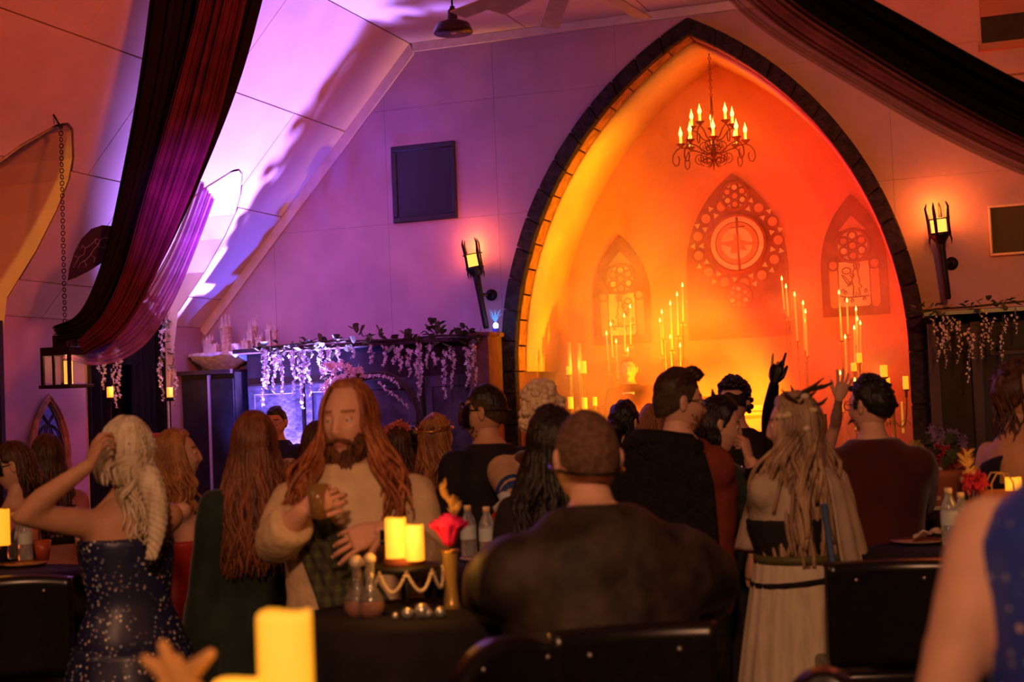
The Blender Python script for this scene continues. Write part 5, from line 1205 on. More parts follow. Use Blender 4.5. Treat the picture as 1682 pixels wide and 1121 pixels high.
MB().tube([pw - dv * .012, pw + dv * .012], .038, 14).build('watch_strap', mat('strap_black', (.02, .02, .02), .5), p.root); q = Matrix((CR, CU, -CD)).transposed(); MB().box(pw - CD * .040, (.036, .042, .012), q).build('watch_face', M_WATCH, p.root, smooth=False, bevel=.004); MB().box(pw - CD * .047, (.025, .031, .004), q).build('watch_glass', mat('watch_black', (.01, .01, .012), .1), p.root, smooth=False)
cupc = p.arm[1][2] + (.45 * CR + .25 * CU - .2 * CD) * .10
tag(MB().lathe([(.026, -.05), (.033, .055), (.030, .055), (.024, -.044), (.001, -.044)], cupc, 18).build('drinking_glass', mat('amber_drink', (.75, .45, .18), .12, trans=.75)), 'small glass of amber drink held by the bearded person', 'glass')

# 2 -------- blonde with a braid, navy sequin gown
p = Person('blonde person with a silver braid and bare back in a navy sequin gown', 203, 693, 5.2, 18, sex='f', skin='tan', head=(38, 0, 4), aL=((66, 852, 5.0), (150, 762, 5.0)), aR=((268, 860, 5.4), (240, 890, 5.65)), hL=dict(d=(.35, 1, 0), n=(-.7, .2, -.7), curl=.75), fat=1.1, armw=1.12, hs=1.03)
p.garment('bodice', SQ_NAVY, .012, -.05, .40, smooth=3); p.skirt('skirt', SQ_NAVY, .01, .02, .205, .44, 10, .016, dp=.85, ease=.95)
b = MB(); p.cap(b, t=1.13, front=.75, side=-.15, back=-.75, nz=.008); p.locks(b, 55, .10, a_max=2.3, w0=.10, w1=.09, d0=.115, d1=.10, back=.01, r=.011, wave=.008)
br0 = p.hp(-.15, -.45, 1.12)
for k3 in range(3):
    P = []; 
    for t in np.linspace(0, 1, 60):
        q = t * 30 + k3 * 2 * PI / 3; c = lerp(br0, np.array(at(250, 918, 5.0)), t) + np.array(CR) * .035 * math.sin(t * PI) + CU * 0; w_ = .034 * (1 - .62 * t)
        P.append(c + CR * w_ * math.sin(q) - CD * (.02 + w_ * .7 * math.cos(q) * .6) )
    b.tube(P, [.024 * (1 - .62 * t) for t in np.linspace(0, 1, 60)], 6)
p.locks(b, 26, .30, a_max=.9, w0=.06, w1=.06, d0=.12, d1=.13, back=.0, r=.010, wave=.02, curl=.008)
p.hair(b, H_BLO)
for i in range(12): MB().ell(p.hp(rnd(-1.2, .6), rnd(-.1, .5), 1.17), .006, nu=6, nv=4).build('hair_gem', mat('gem', (.9, .88, .8), .1, metal=.6), p.root)

# 3 -------- red strapless gown
p = Person('curly auburn-haired person in a red strapless gown smiling to the side', 290, 709, 6.3, -78, sex='f', skin='fair', head=(-8, -6, 0), smile=1.0, aR=((262, 862, 6.3), (292, 910, 6.2)), aL=((338, 852, 6.5), (300, 880, 6.35)), hR=dict(d=(.8, -.7, -.1), n=(.3, .6, -.7), curl=.35, spread=.14))
p.garment('bodice', C_RED, .012, -.05, .33); p.skirt('skirt', C_RED, .10, .02, .145, .33, 12, .018)
b = MB(); p.cap(b, t=1.12, front=.78, side=.0, back=-.6, nz=.01); p.locks(b, 95, .24, a_max=1.95, w0=.115, w1=.135, d0=.12, d1=.13, back=-.01, wave=.016, freq=40, r=.011, curl=.012); p.hair(b, H_HONEY)

# 4 -------- green velvet, long auburn hair
p = Person('person with long auburn hair seen from behind in a dark green velvet dress', 416, 681, 5.4, 6, sex='f', skin='fair', fat=1.08, armw=1.05)
p.garment('dress_top', C_GRN, .020, -.08, .53, 2.0, flare=.05, sl=(1, 1), rough=.003); p.skirt('skirt', C_GRN, .08, .02, .185, .36, 11, .022, ease=.9)
b = MB(); p.cap(b, t=1.10, front=.7, side=-.05, back=-.8, nz=.006); p.locks(b, 170, .44, a_max=1.75, w0=.115, w1=.145, d0=.12, d1=.135, back=.045, wave=.014, freq=26, r=.010); p.hair(b, H_AUB)
p.cape('shawl', mat('tan_fur', (.30, .13, .06), .9, .3, 30, .6, 60), zb=1.20, w0=.215, w1=.22, d0=.125, d1=.13, a0=-.55, a1=.75, zt=.475, nz=10, amp=.006, label='tan fuzzy shawl over one shoulder')

# 5 -------- man in patterned vest at the back
p = Person('person with glasses in a pale patterned waistcoat standing by the blue lit cabinet', 453, 671, 11.2, 150, skin='tan', head=(8, 4, 0))
p.garment('shirt', C_NAVY, .016, -.08, .54, 2.0); p.garment('waistcoat', mat('silver_brocade', (.55, .42, .28), .6, col2=(.10, .05, .04), scale=45, detail=2), .026, -.05, .44); p.trousers(C_BLK)
MB().tube([p.tp((0, .155, .42)), p.tp((.0, .165, .30)), p.tp((0, .155, .05))], [.022, .016, .012], 6).build('cravat', C_BLK, p.root)
b = MB(); p.cap(b, t=1.09, front=.62, side=.05, back=-.5, nz=.008, top=.04); p.hair(b, H_BLK); p.glasses(M_SILV)

# 6 -------- heads behind the bearded man
p = Person('brown-haired person half hidden behind the cream shirt shoulder on its cup side', 522, 696, 6.9, 20, sex='f', skin='fair')
p.garment('dress_top', C_BLK, .016, -.08, .53, 1.5); p.skirt('skirt', C_BLK, .08, .02, .16, .32)
b = MB(); p.cap(b, t=1.10, front=.7, side=-.05, back=-.8); p.locks(b, 80, .42, a_max=1.8, w0=.11, w1=.15, d0=.11, d1=.12, back=.03, r=.012, wave=.014); p.hair(b, H_BRN)
def flowers(p, pts, m, r=.022, nm='hair_flower'):
    b = MB()
    for a, el in pts:
        c = p.hp(a, el, 1.15)
        for i in range(7): blossom(b, c + np.array((rnd(-.012, .012), rnd(-.012, .012), rnd(-.01, .012))), r)
    return b.build(nm, m, p.root, smooth=False)
p = Person('dark-haired person with red flowers in the hair behind the cream shirt', 648, 699, 8.1, 30, sex='f', skin='fair')
p.garment('dress_top', C_BLK, .016, -.08, .53, 1.5); p.skirt('skirt', C_BLK, .08, .02, .16, .32)
b = MB(); p.cap(b, t=1.12, front=.7, side=-.05, back=-.8); p.locks(b, 60, .25, a_max=1.8, w0=.11, w1=.12, d0=.11, d1=.12, back=.02, r=.012); p.hair(b, H_BRN); flowers(p, [(-1.2, .7), (-.6, .9), (0, 1.0), (.5, .8)], mat('coral_petal', (.65, .16, .12), .6, .2, 30), .03)
p = Person('person with a plain dark bun just left of the leaf-crowned person', 676, 703, 8.6, 10, sex='f', skin='tan')
p.garment('dress_top', C_BLK, .016, -.08, .53, 1.5); p.skirt('skirt', C_BLK, .08, .02, .16, .32)
b = MB(); p.cap(b, t=1.12, front=.7, side=-.05, back=-.75); b.ell(p.hp(0, .5, 1.35), .05, nu=12, nv=8); p.hair(b, H_BLK)
# 7 -------- golden leaf crown
p = Person('person with blond braided hair and a golden leaf crown in a dark dress', 716, 685, 7.4, -22, sex='f', skin='fair', head=(-18, -6, 0))
p.garment('dress_top', C_BLK, .014, -.08, .44, None); p.skirt('skirt', C_BLK, .08, .02, .16, .34)
b = MB(); p.cap(b, t=1.13, front=.7, side=-.1, back=-.75, nz=.012); p.locks(b, 60, .26, a_max=1.5, w0=.10, w1=.09, d0=.115, d1=.11, back=.0, r=.011, wave=.014, curl=.008); p.hair(b, H_HONEY)
cr = MB().tube([p.hp(a, .34, 1.18) for a in np.linspace(-PI, PI, 40)], .006, 5).build('leaf_crown', M_GOLD, p.root)
b = MB()
for i in range(34):
    a = rnd(-PI, PI); c = p.hp(a, .34 + rnd(-.08, .1), 1.19); d_ = Vector((rnd(-1, 1), rnd(-1, 1), rnd(-.2, .9))).normalized(); b.tube([c, c + np.array(d_) * .022, c + np.array(d_) * .045], [(.001, .001), (.009, .002), (.001, .001)], 5)
b.build('crown_leaves', M_GOLD, cr)
# 8 -------- man in black shirt and beaked mask
p = Person('person with cropped dark hair and black eye mask in a black shirt', 795, 636, 6.45, 38, skin='tan', head=(34, -2, 0), fat=1.16)
p.garment('shirt', C_BLK, .022, -.10, .54, 2.0, collar=.06, rough=.004); p.trousers(C_BLK)
b = MB(); p.cap(b, t=1.045, front=.60, side=.42, back=.12, nz=.004, top=.05); p.hair(b, H_BLK)
b = MB(); p.cap(b, t=1.012, front=.5, side=.10, back=-.42, nz=.0); p.hair(b, H_FADE2, 'faded_sides'); p.mask(M_MASK, 1.12, lo=-.42, hi=.30, beak=.10); p.beard(mat('stubble', (.05, .02, .012), .8), 40, .02)
# 9 -------- colonial coat and blond wig
p = Person('person with a round blond wig in a beige coat with striped coloured cuffs', 888, 637, 6.3, 12, skin='fair', head=(10, 0, 0), aL=((846, 812, 6.05), (822, 890, 5.95)), hL=dict(d=(-.2, -1, -.2), curl=.4), fat=1.05)
p.garment('coat', C_BEIGE, .024, -.10, .52, 1.35, sl=(1, 1), rough=.003); p.garment('collar', C_MAR, .03, .40, .52, None, collar=.02); p.trousers(C_BEIGE)
b = MB(); p.cap(b, t=1.17, front=.6, side=-.25, back=-.50, nz=.012); p.curls(b, 150, .020, 1.15, -.5); p.hair(b, H_WIG, 'wig')
S, el, wr = p.arm[0]
for f0, f1, m_, nm, rr in ((.62, 1.02, C_BLUE, 'blue_cuff', .078), (1.0, 1.45, C_WHT, 'white_cuff', .082), (1.42, 1.95, C_CRIM, 'red_cuff', .074)):
    g_ = lambda f: lerp(S, el, f) if f < 1 else lerp(el, wr, f - 1)
    MB().tube([g_(f) for f in np.linspace(f0, f1, 6)], [rr * (.9 + .12 * math.sin(i * 2.1)) for i in range(6)], 14).build(nm, m_, p.root)
# 10 ------- black-haired woman beside the seated man
p = Person('person with long loose black hair beside the man in brocade', 905, 674, 4.75, 8, sex='f', skin='olive', fat=1.0)
p.garment('dress_top', C_BLK, .018, -.08, .53, 1.6); p.skirt('skirt', C_BLK, .08, .02, .16, .34)
b = MB(); p.cap(b, t=1.14, front=.7, side=-.1, back=-.8, nz=.012); p.locks(b, 130, .46, a_max=1.9, w0=.125, w1=.155, d0=.125, d1=.13, back=.03, wave=.018, freq=28, r=.011, curl=.006); p.hair(b, H_BLK)
# 11 ------- seated man in brocade
p = Person('large seated person with cropped hair and a mask strap in a dark brocade jacket', 960, 681, 3.95, 12, skin='fair', sit=.76, H=1.86, lean=14, head=(8, -6, 0), fat=1.30, belly=.1, shd=.06, aL=((822, 950, 4.12), (800, 985, 4.35)), aR=((1160, 950, 4.12), (1130, 1010, 4.4)), armw=1.3, hs=1.05)
p.garment('jacket', C_BROC, .034, -.10, .54, 2.0, rough=.006, collar=.03, smooth=8, label='dark brocade jacket'); p.trousers(C_BLK)
b = MB(); p.cap(b, t=1.03, front=.65, side=.05, back=-.30, nz=.003); p.hair(b, H_FADE, 'cropped_hair')
MB().tube([p.hp(a, -.14 - .10 * math.cos(a), 1.075) for a in np.linspace(-2.2, 2.2, 40)], [(.004, .011)] * 40, 6, up=(0, 0, 1)).build('mask_strap', M_MASK, p.root)
p.mask(M_MASK, strap=False)
# 12 ------- glasses man with fur cape and rust sleeve
p = Person('bespectacled person with a quiff, black fur cape and rust sleeve, seen from behind', 1112, 614, 5.7, -48, skin='fair', head=(-22, 2, 0), fat=1.22, smile=.6, aR=((1162, 790, 5.72), (1190, 870, 5.75)), hR=dict(d=(.1, -1, 0), curl=.7))
p.garment('shirt', C_RUST, .026, -.10, .535, 1.95, rough=.005); p.trousers(C_BLK)
p.cape('fur_cape', mat('black_fur', (.008, .006, .006), .95, .5, 30, 1.0, 60), zb=.62, w0=.305, w1=.36, d0=.215, d1=.26, a0=.42, a1=PI + .75, amp=.02, zt=.575, sol=.03, label='black fur cape over the back')
b = MB()
for i in range(220):
    a = rnd(.35, PI + .6); c = p.tp((math.cos(a) * rnd(.10, .27), -math.sin(a) * rnd(.09, .19) - .02, rnd(.48, .585))); d_ = np.array((rnd(-1, 1), rnd(-1, 1), rnd(-.6, .6))); b.tube([c, c + d_ * .025, c + d_ * .04 - np.array((0, 0, .02))], [.018, .012, .002], 4)
b.build('fur_collar', mat('black_fur', (0, 0, 0)), p.root)
b = MB(); p.cap(b, t=1.06, front=.62, side=.55, back=.25, nz=.005, top=.14); 
for i in range(40): c = p.hp(PI + rnd(-.7, .7), rnd(.75, 1.2), 1.12); b.tube([c, c + np.array(p.headR @ Vector((rnd(-.01, .01), .03, .02)))], [.014, .006], 5)
p.hair(b, mat('hair_dark', (.035, .016, .010), .5, .4, 30)); b = MB(); p.cap(b, t=1.014, front=.5, side=.0, back=-.5, nz=0); p.hair(b, H_FADE2, 'faded_sides'); p.glasses(M_MASK); p.beard(mat('stubble_fair', (.16, .07, .035), .8), 70, .018)
# 13, 14 --- two heads in front of the haze
p = Person('dark-haired person with an updo and dangling earring in front of the haze', 1026, 663, 7.9, -38, sex='f', skin='fair')
p.garment('dress_top', C_BLK, .014, -.08, .36); p.skirt('skirt', C_BLK, .08, .02, .16, .32)
b = MB(); p.cap(b, t=1.14, front=.7, side=.0, back=-.6, nz=.012); b.ell(p.hp(.1, -.15, 1.18), (.055, .05, .05), nu=12, nv=8); p.locks(b, 14, .14, a_max=1.3, w0=.09, w1=.08, d0=.10, d1=.09, r=.007, curl=.012); p.hair(b, H_BLK)
b = MB()
for i in range(4): b.ell(p.hp(1.35, -.35 - .12 * i, 1.08), .006, nu=6, nv=4)
b.build('earring', M_SILV, p.root)
p = Person('strawberry blond head tucked behind the fur cape', 1072, 667, 8.4, -20, sex='f', skin='fair')
p.garment('dress_top', C_BLK, .014, -.08, .45, 1.0); p.skirt('skirt', C_BLK, .08, .02, .16, .32)
b = MB(); p.cap(b, t=1.13, front=.7, side=-.1, back=-.8, nz=.010); p.locks(b, 50, .22, a_max=1.6, w0=.10, w1=.11, r=.012, back=.01); p.hair(b, H_HONEY)
# 15 ------- woman in black with raised fist
p = Person('short dark-haired person in a green-black top raising a fist with a watch', 1178, 657, 6.2, -66, sex='f', skin='fair', head=(-14, 12, 0), fat=1.22, smile=.3, aR=((1252, 826, 5.95), (1231, 756, 5.85)), hR=dict(d=(-.25, 1, 0), n=(.7, .1, -.5), curl=1.25, thumb=.1), armw=1.15)
p.garment('top', C_GRN, .018, -.10, .50, .85, rough=.003); p.skirt('skirt', C_BLK, .06, .02, .19, .34)
b = MB(); p.cap(b, t=1.13, front=.72, side=-.05, back=-.75, nz=.012, top=.03); p.locks(b, 50, .10, a_max=1.4, w0=.10, w1=.08, d0=.11, d1=.09, r=.012, wave=.01); b.tube([p.hp(-.3, 1.2, 1.12), p.hp(-.3, 1.2, 1.4)], [.012, .003], 5); p.hair(b, H_BLK)
pw = lerp(p.arm[1][1], p.arm[1][2], .86); dv = p.arm[1][2] - p.arm[1][1]; dv /= np.linalg.norm(dv); MB().tube([pw - dv * .014, pw + dv * .014], .037, 14).build('watch_strap', M_MASK, p.root)
MB().ell(p.hp(1.5, -.42, 1.06), .008, nu=6, nv=4).build('earring', M_SILV, p.root)
# 16 ------- man with lace mask
p = Person('person with black curls and a lace eye mask in a dark suit facing the camera', 1204, 625, 7.9, 168, skin='fair', head=(-4, 0, 0), hs=1.0)
p.garment('waistcoat', C_MAR, .016, -.05, .47); p.garment('jacket', C_BLK, .020, -.10, .53, 2.0, vox=.016)
p.trousers(C_BLK); b = MB(); p.cap(b, t=1.14, front=.55, side=.05, back=-.6, nz=.014); p.curls(b, 120, .018, 1.11); p.hair(b, H_BLK); p.mask(M_LACE, 1.11, lo=-.14, hi=.34)
MB().add([p.tp(q) for q in ((-.07, .112, .48), (.07, .112, .48), (.05, .145, .2), (-.05, .145, .2))], [(0, 1, 2, 3)]).build('waistcoat_front', C_MAR, p.root, solid=.012)
MB().tube([p.tp((-.075, .10, .50)), p.tp((-.05, .142, .36)), p.tp((0, .150, .26))], .006, 5).build('chain_trim', M_SILV, p.root)
# 17 ------- dancer with raised arms behind the dreadlocks
p = Person('dancer in a rust dress with one black-gloved arm raised, hidden behind the dreadlocks', 1300, 668, 7.6, 25, sex='f', skin='fair', aL=((1262, 690, 7.5), (1272, 628, 7.4)), aR=((1372, 700, 7.5), (1378, 655, 7.3)), hL=dict(d=(.15, 1, 0), n=(-.6, .1, -.8), fingers=[.05, 1.25, 1.3, 1.3], thumb=.2, spread=.1), hR=dict(d=(.3, 1, 0), n=(0, .1, -1), curl=.25, spread=.25))
p.garment('dress_top', C_RUST, .016, -.08, .45, None); p.skirt('skirt', C_RUST, .08, .02, .16, .34)
b = MB(); p.limb(b, *p.arm[0], .006, 2.0); B2 = MB().add(*remesh(b, .012, 2)); hand_mesh(B2, p.arm[0][2], .15 * CR + CU, -.6 * CR + .1 * CU - .8 * CD, 1 if np.cross(.15 * CR + CU, -.6 * CR - .8 * CD) @ CR > 0 else -1, p.k * .98, fingers=[.04, 1.25, 1.3, 1.3], spread=.1, thumb=.2); [None]
B2.m = [0] * len(B2.f); B2.build('long_glove', M_MASK, p.root)
b = MB(); p.cap(b, t=1.12, front=.7, side=-.1, back=-.8); p.locks(b, 40, .2, r=.012); p.hair(b, H_BRN)
# 18 ------- dreadlocks and stone cloak
p = Person('person with long blond dreadlocks and twig headpiece in a pale hooded cloak', 1302, 650, 5.4, 34, sex='f', skin='fair', head=(46, 4, 0), aL=((1250, 830, 5.5), (1238, 900, 5.5)), hL=dict(d=(-.1, -1, -.1), curl=.5), fat=1.08)
p.garment('tunic', C_STONE, .020, -.08, .53, 1.92, flare=.03, rough=.006); p.garment('bodice', C_BLK, .034, .20, .36, None); p.skirt('skirt', C_PALE, .22, .02, .178, .36, 17, .012, ease=1.15)
p.cape('cloak', C_STONE, zb=.05, w0=.235, w1=.40, d0=.185, d1=.36, a0=-.35, a1=1.45, pleats=5, amp=.024, zt=.51, back=.02, label='pale stone cloak')
MB().rings([[p.pel + np.array(p.R @ Vector((math.cos(a) * .186, math.sin(a) * .160, z))) for a in np.linspace(0, 2 * PI, 29)[:-1]] for z in (.185, .215)]).build('belt', mat('olive_belt', (.10, .09, .03), .5), p.root)
MB().rings([[p.pel + np.array(p.R @ Vector((math.cos(a) * .205 , math.sin(a) * .170 , z + .02 * math.cos(a)))) for a in np.linspace(0, 2 * PI, 29)[:-1]] for z in (.12, .138)]).build('cord_belt', C_BLK, p.root)
MB().tube([p.tp((-.01, -.165, .40)), p.tp((.0, -.20, .1)), p.tp((.02, -.26, -.4)), p.tp((.02, -.30, -.82))], [(.012, .006)] * 4, 6).build('blue_ribbon', mat('ribbon_blue', (.05, .09, .20), .6), p.root)
b = MB(); p.cap(b, t=1.12, front=.75, side=.0, back=-.7, nz=.012); p.locks(b, 70, .48, a_max=2.0, w0=.12, w1=.15, d0=.12, d1=.14, back=.03, wave=.014, freq=14, r=.012, end=.75, inner=.75)
p.locks(b, 22, .30, a_max=2.3, w0=.15, w1=.17, d0=.14, d1=.15, back=.0, wave=.02, freq=16, r=.012, end=.8); p.hair(b, H_DRD, 'dreadlocks')
b = MB()
for i in range(10):
    c = p.hp(rnd(-1.6, 1.6), rnd(.5, 1.2), 1.1); d_ = np.array(CR) * rnd(-.7, .9) + CU * rnd(.1, .5); b.tube([c, c + d_ * .05, c + d_ * .09 + CU * .01], [.008, .007, .002], 5)
b.tube([p.hp(-1.2, .8, 1.1), at(1330, 640, 5.4), at(1352, 636, 5.4), at(1368, 629, 5.4)], [.012, .010, .008, .003], 6); b.build('twig_headpiece', mat('dark_twig', (.03, .02, .015), .7), p.root)
for i in range(9): MB().ell(p.hp(rnd(-2, 2), rnd(-.2, .9), 1.18), (.018, .012, .012), nu=7, nv=5).build('shell', mat('shell_cream', (.6, .48, .32), .5), p.root)
# 19 ------- maroon coat
p = Person('person with short black hair in a long maroon velvet coat seen from behind', 1428, 623, 6.05, 8, skin='fair', head=(44, 0, 0), fat=1.02, shd=.03, smile=.8, aL=((1362, 800, 6.1), (1366, 850, 6.3)), aR=((1508, 800, 6.1), (1490, 850, 6.3)))
p.garment('coat', C_MAR, .036, -.10, .54, 1.95, rough=.004, collar=.05, smooth=6); p.skirt('coat_skirt', C_MAR, .06, .12, .225, .34, 7, .014); p.trousers(C_BLK)
b = MB(); p.cap(b, t=1.10, front=.62, side=.1, back=-.45, nz=.010, top=.05); p.curls(b, 40, .016, 1.06, -.1); p.hair(b, H_BLK); p.glasses(M_MASK); p.beard(mat('stubble', (0, 0, 0)), 40, .015)
MB().tube([p.tp((math.sin(a) * .118, -math.cos(a) * .098 - .012, .508 + .012 * math.cos(a))) for a in np.linspace(-1.9, 1.9, 26)], .007, 6).build('collar_trim', M_SILV, p.root)
# 20 ------- elf ears
p = Person('person with pointed elf ears and piled brown hair in an off-shoulder black top', 1672, 602, 5.9, -40, sex='f', skin='tan', head=(-16, 0, 0), elf=True, fat=1.12)
p.garment('top', C_BLK, .016, -.08, .36, None); p.skirt('skirt', C_BLK, .08, .02, .17, .36)
p.cape('neck_band', C_BLK, zb=1.24, w0=.19, w1=.215, d0=.12, d1=.14, a0=1.6, a1=3.4, zt=.44, nz=8, amp=.0, label='black off-shoulder sleeve')
MB().tube([p.tp((math.sin(a) * .062, -math.cos(a) * .066 - .004, .535)) for a in np.linspace(-PI, PI, 26)], [(.006, .014)] * 26, 6, up=(0, 0, 1)).build('choker', C_BLK, p.root)
b = MB(); p.cap(b, t=1.13, front=.72, side=.1, back=-.6, nz=.014, top=.1); 
for i in range(60): c = p.hp(rnd(-PI, PI), rnd(.3, 1.3), 1.1); d_ = np.array((rnd(-1, 1), rnd(-1, 1), rnd(-.3, .8))); b.tube([c, c + d_ * .02, c + d_ * .03 + np.array((rnd(-.02, .02), 0, -.012))], [.012, .010, .003], 5)
p.locks(b, 10, .16, a_max=1.4, w0=.09, w1=.08, d0=.10, d1=.09, r=.006, curl=.01); p.hair(b, H_BRN)
# 21 ------- near person in blue sequins at the right edge
p = Person('person in a sleeveless royal blue sequin dress close to the camera at the right edge', 1818, 430, 2.05, 0, sex='f', skin='fair', fat=1.24, aL=((1556, 1120, 2.03), (1548, 1400, 2.0)), armw=.95, lean=0)
p.garment('dress', SQ_BLUE, .014, -.09, .515, None, vox=.012); p.skirt('skirt', SQ_BLUE, .02, .5, .22, .30, 6, .008)
b = MB(); p.cap(b, t=1.10, front=.7, side=-.1, back=-.6); p.hair(b, H_BRN)
# 22, 23 --- far left guests
p = Person('person in a dark eye mask and thin-strapped black dress at the far left edge', 22, 730, 6.8, 70, sex='f', skin='fair', head=(10, 14, 0), aL=((8, 880, 6.2), (-20, 920, 6.0)))
p.garment('dress', C_BLK, .012, -.08, .33); p.skirt('skirt', C_BLK, .08, .02, .15, .34)
MB().tube([p.tp((.07, -.10, .32)), p.tp((.085, -.07, .43)), p.tp((.08, .03, .465)), p.tp((.07, .10, .38)), p.tp((.06, .135, .30))], .006, 6).build('strap', C_BLK, p.root)
b = MB(); p.cap(b, t=1.12, front=.72, side=.0, back=-.7, nz=.01); p.locks(b, 40, .14, a_max=1.3, w0=.10, w1=.08, d0=.115, d1=.10, r=.012); p.hair(b, H_BRN); p.mask(M_MASK)
p = Person('person with long straight dark hair in a striped black top by the gothic mirror', 76, 717, 7.2, 10, sex='f', skin='fair', aR=((130, 862, 7.1), (138, 905, 7.0)))
p.garment('top', mat('pink_blouse', (.45, .16, .14), .8, .15, 9), .016, -.08, .46, .9); p.skirt('skirt', C_BLK, .10, .02, .15, .32)
for i in range(4): MB().rings([[p.pel + np.array(p.R @ Vector((math.cos(a) * .185, math.sin(a) * .145 + .01, .25 + .05 * i + d_))) for a in np.linspace(0, 2 * PI, 25)[:-1]] for d_ in (0, .026)]).build('stripe', C_BLK, p.root)
b = MB(); p.cap(b, t=1.12, front=.7, side=-.1, back=-.8); p.locks(b, 110, .36, a_max=1.6, w0=.11, w1=.11, d0=.11, d1=.12, back=.035, wave=.008, r=.010); p.hair(b, H_BRN)
# 24 ------- performer on the stage in the haze
p = Person('performer in a dark suit on the stage, dim behind the smoke', 1032, 588, 14.0, 172, skin='fair', base=.34)
p.garment('jacket', C_BLK, .022, -.12, .53, 2.0); p.trousers(C_BLK); MB().add([p.tp(q) for q in ((-.06, .112, .49), (.06, .112, .49), (.02, .145, .22), (-.02, .145, .22))], [(0, 1, 2, 3)]).build('shirt_front', C_WHT, p.root, solid=.012)
b = MB(); p.cap(b, t=1.06, front=.7, side=.1, back=-.5); p.hair(b, H_BRN)
# ================================================================== TABLES, CHAIRS AND WHAT STANDS ON THEM
HT = 1.10
m_cloth = mat('black_tablecloth', (.014, .010, .011), .9, .3, 7, .1, 50)
m_vinyl = mat('black_vinyl', (.010, .008, .008), .28, .2, 30, spec=.6)
m_glass = mat('clear_glass', (.92, .92, .90), .05, trans=.9, spec=.6)
m_pet = mat('bottle_plastic', (.85, .88, .88), .08, trans=.8, spec=.7)
m_gold2 = mat('gold_metal', (.65, .38, .08), .25, metal=.9)
def bar_table(label, px, py, r=.38, h=HT):
    c = onZ(px, py, h); e = tag(empty('bar_table', (c[0], c[1], 0)), label, 'table', 'cloth-covered bar tables')
    MB().lathe([(r - .01, h - .03), (r, h - .028), (r, h - .004), (r - .01, h)], (c[0], c[1], 0), 40).build('table_top', m_cloth, e)
    MB().lathe([(.22, 0), (.22, .02), (.04, .03), (.035, h - .03)], (c[0], c[1], 0), 16).build('pedestal', m_iron, e)
    R = []
    for j in range(15):
        v_ = j / 14; z = lerp(h + .003, .02, v_)
        R.append([(c[0] + math.cos(a) * q, c[1] + math.sin(a) * q, z) for a in np.linspace(0, 2 * PI, 97)[:-1] for q in [(r + .006 + (.02 + .03 * v_) * v_ ** .5 * math.sin(a * 14 + math.sin(a * 3)) - .05 * v_)]])
    R.insert(0, [(c[0] + math.cos(a) * .02, c[1] + math.sin(a) * .02, h + .005) for a in np.linspace(0, 2 * PI, 97)[:-1]])
    MB().rings(R, cap=False).build('cloth', m_cloth, e); return c
def bar_chair(label, px, py, depth, view, wd=.40, round_=0.0):
    """px,py = middle of the top edge of the back"""
    t = at(px, py, depth); ph = math.atan2(-t[0], t[1]) + math.radians(view); R = Matrix.Rotation(ph, 3, 'Z'); zt_ = t[2]
    o = np.array((t[0], t[1], 0)); L = lambda x, y, z: o + np.array(R @ Vector((x, y, z)))
    e = tag(empty('bar_chair', (t[0], t[1], 0)), label, 'chair', 'black bar chairs')
    def fn(u, v_):
        x = (u - .5) * wd; z = lerp(.80, zt_ - round_ * abs(u - .5) ** 2.4 * .9, v_); return L(x, .05 * math.cos((u - .5) * 2.4) - .05 + .05 * (1 - v_), z)
    MB().sheet(fn, 20, 12).build('backrest', m_vinyl, e, solid=.05, bevel=.012, seg=3)
    MB().box(L(0, .24, .74), (wd, .42, .07), R).build('seat', m_vinyl, e, bevel=.02, seg=3)
    for sx in (-1, 1):
        for yy in (.06, .42): MB().tube([L(sx * wd * .42, yy, .72), L(sx * wd * .47, yy + (.03 if yy > .2 else -.03), .0)], .016, 8).build('leg', m_iron, e)
        MB().tube([L(sx * wd * .44, .06, .3), L(sx * wd * .44, .42, .3)], .010, 6).build('rung', m_iron, e)
        MB().ell(L(sx * wd * .27, -.03, zt_ - .055), .006, nu=8, nv=6).build('stud', M_SILV, e)
    MB().tube([L(-wd * .44, .44, .3), L(wd * .44, .44, .3)], .012, 6).build('footrest', m_iron, e)
def water_bottle(label, px, pyb, h=.205, r=.032):
    c = onZ(px, pyb, HT + .005); e = tag(empty('water_bottle', c), label, 'bottle')
    prof = [(r * .9, 0), (r, .008), (r, .05), (r * .94, .055), (r, .06), (r, h * .62), (r * .85, h * .72), (r * .45, h * .86), (r * .42, h * .90)]
    MB().lathe(prof, c, 18).build('body', m_pet, e); MB().lathe([(r * .46, h * .90), (r * .46, h * .985), (r * .38, h)], c, 14).build('cap', mat('bottle_cap', (.85, .62, .30), .5), e)
    MB().lathe([(r * 1.015, h * .36), (r * 1.015, h * .60)], c, 18, cap=False).build('paper_band', mat('bottle_band', (.55, .62, .60), .6), e); return e
def table_candle(label, px, pyt, depth, h, r, zb, glow=m_wax):
    t = at(px, pyt, depth); e = tag(empty('pillar_candle', (t[0], t[1], t[2] - h)), label, 'candle'); pillar(e, t, h, r, 'wax')
    MB().tube([t - np.array((0, 0, .06 * h)), t - np.array((0, 0, .01))], .0015, 4).build('wick', m_black, e); return t
